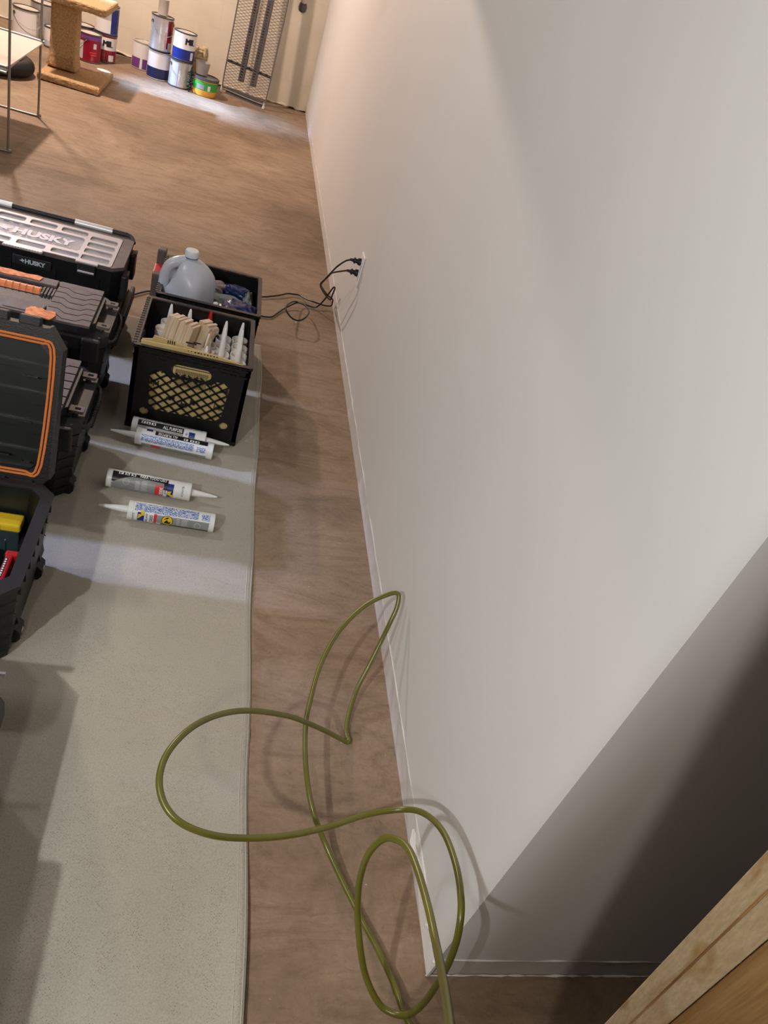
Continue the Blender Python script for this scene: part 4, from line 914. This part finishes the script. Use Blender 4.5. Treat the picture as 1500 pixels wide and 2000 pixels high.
for P0, nm, z, lab in ((CA, 'extension_cord', 0.375, 'black power cord in the upper socket, looping on the floor to the toolboxes'), (CB, 'extension_cord', 0.33, 'black power cord in the lower socket, ending behind the rear crate')):
    root = thing(nm, (-0.01, 2.906, z), lab, 'cord')
    b = BM(); tube(b, smooth_path(P0, 6), 0.0034, 8); mk('cable', b, M_cord, root, smooth=True)
    b = BM(); tube(b, [(-0.009, 2.906, z), (-0.020, 2.906, z), (-0.0205, 2.906, z), (-0.030, 2.906, z), (-0.0305, 2.906, z), (-0.036, 2.906, z), (-0.0365, 2.906, z), (-0.052, 2.906, z)], 0, 12, rad=[0.0145, 0.0125, 0.009, 0.0085, 0.012, 0.011, 0.0065, 0.0045]); mk('plug', b, M_cord, root, smooth=True)
    local(root)

# ------------------------------------------------------------------ leaning pine boards (bottom right)
pr = thing('pine_panel', (0.12, 0.32, 0), 'unfinished pine boards standing on edge at the lower right, close to the camera', 'wood panel')
dv = Vector((0.277, 0.101, -0.956)).normalized(); P0 = Vector((-0.557, 0, 1.35)) + Vector((0.608, 0.32, -0.726)) * 0.75
v0 = Vector((0.608, 0.32, -0.726)).normalized()
e_n = -(v0 - dv * v0.dot(dv)).normalized(); e_x = e_n.cross(dv).normalized()
if e_x.dot(Vector((0.9487, -0.1106, 0.2961))) < 0: e_x = -e_x
_q = Matrix.Rotation(math.radians(6) * (1 if (Matrix.Rotation(0.1, 3, dv) @ e_x).dot(v0) < e_x.dot(v0) else -1), 3, dv); e_x = _q @ e_x; e_n = _q @ e_n
def board(nm, a, bb, d0, d1, m):
    """a..bb across, d0..d1 depth behind the face"""
    T = Matrix(((e_x.x, e_n.x, dv.x, P0.x), (e_x.y, e_n.y, dv.y, P0.y), (e_x.z, e_n.z, dv.z, P0.z), (0, 0, 0, 1)))
    b = BM(); box(b, a, bb, d0, d1, -0.75, 0.80, bev=0.001); o = mk(nm, b, m, pr)
    o.matrix_parent_inverse = Matrix.Translation(pr.location).inverted(); o.matrix_basis = T; return o
board('edge_strip', 0.0, 0.0150, -0.10, 0.0, M_pine)
board('edge_strip', 0.0166, 0.0355, -0.10, -0.001, M_pine)
board('groove_strip', 0.0140, 0.0180, -0.099, -0.0022, M_pine2)
board('face_board', 0.0362, 0.40, -0.10, -0.014, M_pine2)

# ------------------------------------------------------------------ far end: paint cans
def can(loc, r, h, bands, label, lid=M_paintd, rim=M_tind, body=M_tin, word=None, wa=0, bail=True, ba=0.0, rotz=0.0, group=None, wc=None):
    root = thing('paint_can', loc, label, 'paint can', group)
    b = BM(); lathe(b, [(r * 0.97, 0.0), (r * 1.02, 0.003), (r * 1.02, 0.008), (r, 0.010), (r, h - 0.010), (r * 1.03, h - 0.008), (r * 1.03, h), (r * 0.93, h), (r * 0.92, h - 0.006)], 36, mis=[1, 1, 1, 0, 1, 1, 1, 1, 1], cap1=False)
    mk('can_body', b, [body, rim], root, smooth=True)
    b = BM(); lathe(b, [(r * 0.915, h - 0.012), (r * 0.915, h - 0.0055), (r * 0.80, h - 0.0035), (r * 0.78, h - 0.0065)], 36); mk('lid', b, lid, root, smooth=True)
    if bands:
        b = BM(); ms = []
        for i, (z0, z1, a0, a1, m) in enumerate(bands):
            if m not in ms: ms.append(m)
            n = max(4, int((a1 - a0) / 8)); rr = r + 0.0006 + 0.0003 * i; lo = []; hi = []
            for k in range(n + 1):
                a = math.radians(a0 + (a1 - a0) * k / n); lo.append(b.verts.new((rr * math.cos(a), rr * math.sin(a), z0 * h))); hi.append(b.verts.new((rr * math.cos(a), rr * math.sin(a), z1 * h)))
            for k in range(n): f = b.faces.new((lo[k], lo[k + 1], hi[k + 1], hi[k])); f.material_index = ms.index(m)
        if word:
            ms.append(wc or M_lblack)
            for s, sz, zz, a, dx, dr in [w + (d, e_) for w in word for d, e_ in ((-0.0032, 0), (0.0, 0.0003), (0.0032, 0.0006))]:
                def fn(v, a=a, zz=zz): 
                    t = math.radians(a) + (v.x + dx) / r; rr = r + 0.0024 + dr; return Vector((rr * math.cos(t), rr * math.sin(t), zz * h + v.y))
                text(b, s, sz, mi=len(ms) - 1, fn=fn, bold=0.0, squash=0.8, step=0.008)
        mk('label', b, ms, root)
    if bail:
        b = BM(); pts = []
        for k in range(17):
            t = -1 + 2 * k / 16; a = ba + t * 1.35; rr = r + 0.004 + 0.012 * (1 - t * t); pts.append((rr * math.cos(a), rr * math.sin(a), h * 0.80 - 0.075 * (1 - t * t)))
        tube(b, pts, 0.0016, 6)
        for t in (-1, 1):
            a = ba + t * 1.35; tube(b, [(r * math.cos(a), r * math.sin(a), h * 0.80), ((r + 0.005) * math.cos(a), (r + 0.005) * math.sin(a), h * 0.80)], 0.012, 10, 1)
        bl = mk('bail', b, [M_silver, M_tind], root, smooth=True)
    return root
R0, HC = 0.0825, 0.192
can((-2.145, 6.90, 0), R0 * 1.12, 0.215, [(0.05, 0.90, 200, 330, M_canw)], 'silver paint can with pale label behind the white shelf', ba=-1.0)
can((-2.075, 7.15, 0.0), R0 * 1.2, 0.245, [], 'dull grey paint can behind the pale-labelled can at far left', rim=M_tind, bail=False)
can((-1.965, 6.93, 0), 0.060, 0.14, [(0.1, 0.9, 180, 360, M_canw), (0.1, 0.35, 180, 360, M_lgrey)], 'small paint can just left of the carpeted post', bail=False)
can((-1.695, 6.86, 0), R0, HC, [(0.05, 0.95, 170, 380, M_canr), (0.10, 0.72, 215, 250, M_lgrey), (0.80, 0.93, 170, 380, M_canp), (0.52, 0.70, 300, 316, M_lgrey), (0.36, 0.40, 284, 318, M_redlab), (0.28, 0.32, 288, 318, M_redlab)], 'dark red paint can beside the carpeted post', ba=3.3, rim=M_tind)
can((-1.785, 7.10, 0), R0, HC, [], 'grey tin behind the dark red can beside the carpeted post', bail=False, body=M_tind)
can((-1.612, 7.04, 0), R0, HC, [(0.04, 0.96, 170, 380, M_canr), (0.46, 0.90, 170, 380, M_canw), (0.08, 0.3, 300, 330, M_canw)], 'white and red paint can marked MIL, right of the dark red can', word=[('MIL', 0.06, 0.68, 292)], bail=False)
can((-1.612, 7.04, HC + 0.001), R0, HC, [(0.04, 0.5, 170, 300, M_canw), (0.04, 0.9, 300, 380, M_canbb)], 'blue and white paint can on the red MIL can, under the cat tree shelf', bail=False)
can((-1.345, 7.18, 0), R0, HC, [(0.04, 0.95, 170, 380, M_canw), (0.05, 0.42, 200, 262, M_canp), (0.05, 0.42, 275, 300, M_canp)], 'white paint can with purple label panels, left end of the group', bail=False, rim=M_tin)
can((-1.205, 7.00, 0), R0, HC, [(0.04, 0.95, 170, 380, M_canw), (0.04, 0.42, 170, 380, M_canb)], 'white and navy paint can under the tall silver and red can', bail=False, rim=M_tin)
can((-1.215, 7.03, HC + 0.001), R0 * 1.0, 0.235, [(0.12, 0.92, 308, 385, M_canr), (0.15, 0.6, 298, 303, M_oranged), (0.45, 0.62, 318, 340, M_lblack), (0.05, 0.3, 318, 350, M_lgrey)], 'silver can with dark red label stacked on the navy can', ba=-1.1)
can((-1.22, 7.03, HC + 0.237), 0.037, 0.105, [], 'small dented tin on top of the tallest can stack', bail=False, body=M_cupw, rim=M_cupw)
can((-1.035, 6.94, 0), R0, HC, [(0.06, 0.9, 225, 262, M_lgrey), (0.06, 0.92, 320, 345, M_canw)], 'plain silver paint can with a wire bail, bottom of the MIL stack', ba=-1.25)
can((-1.03, 6.945, HC + 0.001), R0, HC, [(0.04, 0.95, 170, 380, M_canw), (0.04, 0.42, 170, 380, M_canbb), (0.08, 0.36, 312, 330, M_canw)], 'white and blue paint can marked MIL on the plain silver can', word=[('MIL', 0.06, 0.70, 302)], bail=False)
# orange and green bucket
bk = thing('joint_compound_bucket', (-0.84, 6.92, 0), 'orange tub with a green label and black lid beside the ironing board', 'bucket')
b = BM(); lathe(b, [(0.085, 0), (0.090, 0.004), (0.097, 0.045), (0.1, 0.105), (0.103, 0.108), (0.103, 0.122)], 36, mis=[0, 0, 1, 0, 0, 0]); mk('tub', b, [M_bucko, M_buckg], bk, smooth=True)
b = BM(); lathe(b, [(0.105, 0.112), (0.107, 0.122), (0.105, 0.132), (0.095, 0.134), (0.092, 0.128)], 36); mk('lid', b, M_tind, bk, smooth=True)
b = BM()
for a0, a1, z0, z1, mi in ((238, 272, 0.05, 0.085, 0), (288, 300, 0.048, 0.085, 1)):
    lo = []; hi = []
    for k in range(7):
        a = math.radians(a0 + (a1 - a0) * k / 6); rl, rh = 0.0985, 0.1005; lo.append(b.verts.new((rl * math.cos(a), rl * math.sin(a), z0))); hi.append(b.verts.new((rh * math.cos(a), rh * math.sin(a), z1)))
    for k in range(6): f = b.faces.new((lo[k], lo[k + 1], hi[k + 1], hi[k])); f.material_index = mi
mk('label', b, [M_grey, M_canw], bk); local(bk)
for ch in bk.children: ch.matrix_parent_inverse = Matrix.Identity(4)
pc = BM(); lathe(pc, [(0.042, 0), (0.056, 0.085), (0.058, 0.087), (0.054, 0.087), (0.040, 0.004)], 28, cap1=True); o = mk('plastic_cup', pc, M_cupw, smooth=True); o.location = (-0.875, 6.94, 0.1345); tag(o, 'cloudy plastic cup standing on the black bucket lid', 'cup')
tb_ = BM()
for k in range(5):
    pts = [(0.055 * math.cos(t * 2 * PI / 24), 0.055 * math.sin(t * 2 * PI / 24) * (1 if k % 2 else 0.85), 0.012 + 0.02 * k) for t in range(25)]; tube(tb_, pts, 0.012, 8)
for k in range(6):
    a = k * PI / 3; tube(tb_, [(0.066 * math.cos(a), 0.066 * math.sin(a), 0.0), (0.070 * math.cos(a + .2), 0.070 * math.sin(a + .2), 0.05), (0.060 * math.cos(a + .4), 0.060 * math.sin(a + .4), 0.105)], 0.008, 6)
o = mk('rope_coil', tb_, M_twine, smooth=True); o.location = (-0.93, 7.17, 0.182); tag(o, 'coil of cream rope behind the MIL can stack', 'rope')
b = BM(); box(b, -0.99, -0.87, 7.10, 7.25, 0, 0.18, bev=0.004); tag(mk('small_box', b, M_card), 'tan carton beneath the cream rope coil near the far wall', 'box')
b = BM(); tube(b, [(-0.915, 6.965, 0.0), (-0.918, 6.97, 0.15)], 0.012, 10)
b.free()
# brush between silver can and bucket
b = BM()
random.seed(5)
for k in range(50):
    a = random.uniform(0, 2 * PI); z = 0.02 + 0.13 * k / 50; rr = 0.024
    tube(b, [(0, 0, z), (rr * math.cos(a), rr * math.sin(a) * 0.6, z + random.uniform(-0.01, 0.01))], 0.003, 5)
tube(b, [(0, 0, 0.0), (0, 0, 0.175)], 0.006, 8)
o = mk('scrub_brush', b, M_rubber); o.location = (-0.948, 6.852, 0.0); tag(o, 'dark bristle brush standing between the silver can and the orange tub', 'brush')

# ------------------------------------------------------------------ ironing board
ib = thing('ironing_board', (-0.54, 7.12, 0), 'folded ironing board with grey mesh top leaning on the far wall', 'ironing board')
pA = Vector((-0.716, 7.205, 0.0)); pB = Vector((-0.357, 7.045, 0.0)); ex = (pB - pA).normalized(); Wd = (pB - pA).length
up = Vector((-0.03, 0.10, 1.0)); nrm = ex.cross(up).normalized(); 
IT = frame((pA + Vector((0, 0, 0.0))), ex, up)      # local z faces the camera
HT = 1.32
def IP(x, y, z=0.0): return IT @ Vector((x, y, z))
b = BM()
outl = [(0.02, 0.035), (0.0, 0.075), (-0.002, 0.4), (0.0, 0.8), (0.04, 1.1), (0.12, 1.28), (Wd / 2, HT), (Wd - 0.12, 1.28), (Wd - 0.04, 1.1), (Wd, 0.8), (Wd + 0.002, 0.4), (Wd, 0.075), (Wd - 0.02, 0.035)]
tube(b, smooth_path([IP(*p) for p in outl] + [IP(*outl[0])], 5), 0.0055, 8); mk('frame', b, M_mesh, ib, smooth=True)
b = BM()
sp = 0.022; slope = 0.42
def halfw(y): return 0.0 if y < 1.0 else min(Wd / 2 - 0.01, (y - 1.0) * 0.45)
for sg in (1, -1):
    y = -0.2
    while y < HT:
        pa = []
        n = 18; seg = []
        for k in range(n + 1):
            x = Wd * k / n; yy = y + sg * slope * x + (0 if sg > 0 else slope * Wd)
            h_ = halfw(yy)
            if 0.04 < yy < HT - 0.02 and h_ <= x <= Wd - h_: seg.append((x, yy))
        if len(seg) > 1:
            p, q = seg[0], seg[-1]; bar(b, IP(p[0], p[1], 0.004), IP(q[0], q[1], 0.004), 0.0015, 4)
        y += sp
mk('mesh_top', b, M_mesh, ib)
b = BM()
for x0 in (0.125, 0.235):
    for s in (0, 1):
        T = IT @ Matrix.Translation((x0 + 0.012 * s, 0, 0)); 
    box(b, x0 - 0.006, x0 + 0.040, 0.13, 1.15, -0.028, -0.004, T=IT, bev=0.003)
    for k in range(52): box(b, x0 + 0.007, x0 + 0.026, 0.14 + 0.0192 * k, 0.15 + 0.0192 * k, -0.004, -0.002, T=IT, mi=1)
l_ = mk('folded_leg', b, [M_mesh, M_groove], ib)
b = BM(); box(b, 0.0, Wd, 0.232, 0.252, -0.022, -0.006, T=IT, bev=0.002)
for k in range(24): box(b, 0.008 + 0.016 * k, 0.016 + 0.016 * k, 0.236, 0.248, -0.006, -0.004, T=IT)
mk('cross_brace', b, M_groove, ib)
b = BM(); prism(b, [(0.03, 0.0), (Wd - 0.02, 0.0), (Wd - 0.03, 0.06), (0.04, 0.058)], -0.02, -0.008, T=IT)
tube(b, [IP(0.03, 0.0, -0.012), IP(Wd - 0.02, 0.0, -0.012)], 0.008, 8); mk('foot_bar', b, M_mesh, ib)
for x in (-0.006, Wd - 0.012):
    b = BM(); tube(b, [IP(x, 0.004, -0.006), IP(x + 0.004, 0.05, -0.006)], 0.011, 10); mk('foot_cap', b, M_canw, ib, smooth=True)
for ch in ib.children: ch.matrix_parent_inverse = Matrix.Translation(ib.location).inverted()

# conduit on the far wall
cp = thing('wall_conduit', (-0.20, YF - 0.03, 0.74), 'grey conduit pipe with a dark end fitting on the far wall', 'pipe')
b = BM(); lathe(b, [(0.024, 0.03), (0.024, 1.6)], 20); mk('pipe', b, M_pipe, cp, smooth=True)
b = BM(); lathe(b, [(0.018, -0.02), (0.030, -0.012), (0.034, 0.01), (0.030, 0.035), (0.025, 0.045)], 20, T=Matrix.Rotation(0.5, 4, 'X')); mk('end_fitting', b, M_tind, cp, smooth=True)
b = BM(); lathe(b, [(0.011, -0.0215), (0.011, -0.019)], 16, T=Matrix.Rotation(0.5, 4, 'X')); mk('opening', b, M_groove, cp)

# ------------------------------------------------------------------ cat tree
ct = thing('cat_tree', (-1.72, 6.15, 0), 'tan carpeted cat tree with square post and shelf', 'cat tree')
def soft_box(b, x0, x1, y0, y1, z0, z1, bev):
    box(b, x0, x1, y0, y1, z0, z1, bev=bev)
def fuzzy(o, n=3):
    s = o.modifiers.new('s', 'SUBSURF'); s.subdivision_type = 'SIMPLE'; s.levels = s.render_levels = n
    tx = bpy.data.textures.new('pile', 'CLOUDS'); tx.noise_scale = 0.012
    d = o.modifiers.new('d', 'DISPLACE'); d.texture = tx; d.strength = 0.010; d.texture_coords = 'GLOBAL'
def grid_box(b, x0, x1, y0, y1, z0, z1, st=0.05, bev=0.012):
    box(b, x0, x1, y0, y1, z0, z1); bmesh.ops.bevel(b, geom=list(b.edges), offset=bev, segments=3, profile=0.5, affect='EDGES')
    for ax, a0, a1 in ((0, x0, x1), (1, y0, y1), (2, z0, z1)):
        n = int((a1 - a0) / st)
        for k in range(1, n):
            co = [0, 0, 0]; no = [0, 0, 0]; co[ax] = a0 + (a1 - a0) * k / n; no[ax] = 1
            bmesh.ops.bisect_plane(b, geom=list(b.verts) + list(b.edges) + list(b.faces), plane_co=co, plane_no=no)
b = BM(); prism(b, [(-1.835, 5.86), (-1.455, 5.86), (-1.455, 6.47), (-1.50, 6.45), (-1.585, 6.30), (-1.835, 6.30)], 0.004, 0.045)
bmesh.ops.bevel(b, geom=list(b.edges), offset=0.010, segments=3, profile=0.5, affect='EDGES')
for ax, a0, n in ((0, -1.835, 8), (1, 5.86, 12)):
    for k in range(1, n):
        co = [0, 0, 0]; no = [0, 0, 0]; co[ax] = a0 + 0.05 * k; no[ax] = 1
        bmesh.ops.bisect_plane(b, geom=list(b.verts) + list(b.edges) + list(b.faces), plane_co=co, plane_no=no)
bmesh.ops.triangulate(b, faces=[f for f in b.faces if len(f.verts) > 4]); fuzzy(mk('base', b, M_carpet, ct, smooth=True), 2)
b = BM(); grid_box(b, -1.815, -1.650, 6.09, 6.25, 0.05, 0.45, bev=0.02)
for v in b.verts:
    if v.co.z < 0.14: k = 1 + (0.14 - v.co.z) * 2.2; v.co.x = -1.73 + (v.co.x + 1.73) * k; v.co.y = 6.17 + (v.co.y - 6.17) * k
fuzzy(mk('post', b, M_carpet, ct, smooth=True), 2)
b = BM(); grid_box(b, -1.835, -1.450, 5.90, 6.40, 0.455, 0.500); fuzzy(mk('shelf', b, M_carpet, ct, smooth=True), 2)
local(ct)
# black ring
b = BM(); pts = [(-2.155 + 0.265 * math.cos(2 * PI * k / 48), 5.83 + 0.24 * math.sin(2 * PI * k / 48), 0.05) for k in range(49)]
tube(b, pts, 0.045, 14); tag(mk('rubber_tire', b, M_rubber, smooth=True), 'black rubber tire lying on the floor by the cat tree base', 'tire')

# ------------------------------------------------------------------ wire stand with white shelf
ws = thing('wire_stand', (-1.62, 4.6, 0), 'thin metal wire stand with a white shelf at the top left', 'wire stand')
rw = 0.006
for y, xr in ((4.25, -1.603), (5.0, -1.632)):
    b = BM(); tube(b, smooth_path([(-2.15, y, 1.15), (xr - 0.03, y, 1.15), (xr, y, 1.12), (xr, y, 0.9), (xr, y, 0.5), (xr, y, 0.06), (xr - 0.004, y, 0.022), (xr - 0.03, y, rw), (-2.15, y, rw)], 6), rw, 10)
    mk('wire_frame', b, M_wire, ws, smooth=True)
b = BM()
for z, y in ((0.392, 5.0), (0.385, 4.25), (0.36, 4.25)): bar(b, (-2.15, y - 0.012, z), (-1.612, y - 0.012, z), 0.006)
bar(b, (-1.625, 4.25, 0.36), (-1.645, 5.0, 0.375), 0.006); mk('cross_wire', b, M_wire, ws)
b = BM(); T = frame((-2.15, 4.27, 0.375), (1, 0, 0), (0, 1, 0.012))
plate(b, rrect(0, 0.535, 0, 0.73, 0.02), [], 0.006, T); box(b, 0, 0.53, -0.006, 0.002, -0.02, 0.008, T=T, bev=0.002)
mk('shelf', b, M_board, ws); local(ws)

# everything standing on the cloth rests on its top face
for o in [A, O, Bt, Ct, Et, Ft, yc, rc, gb, tk]: o.location.z += 0.0052
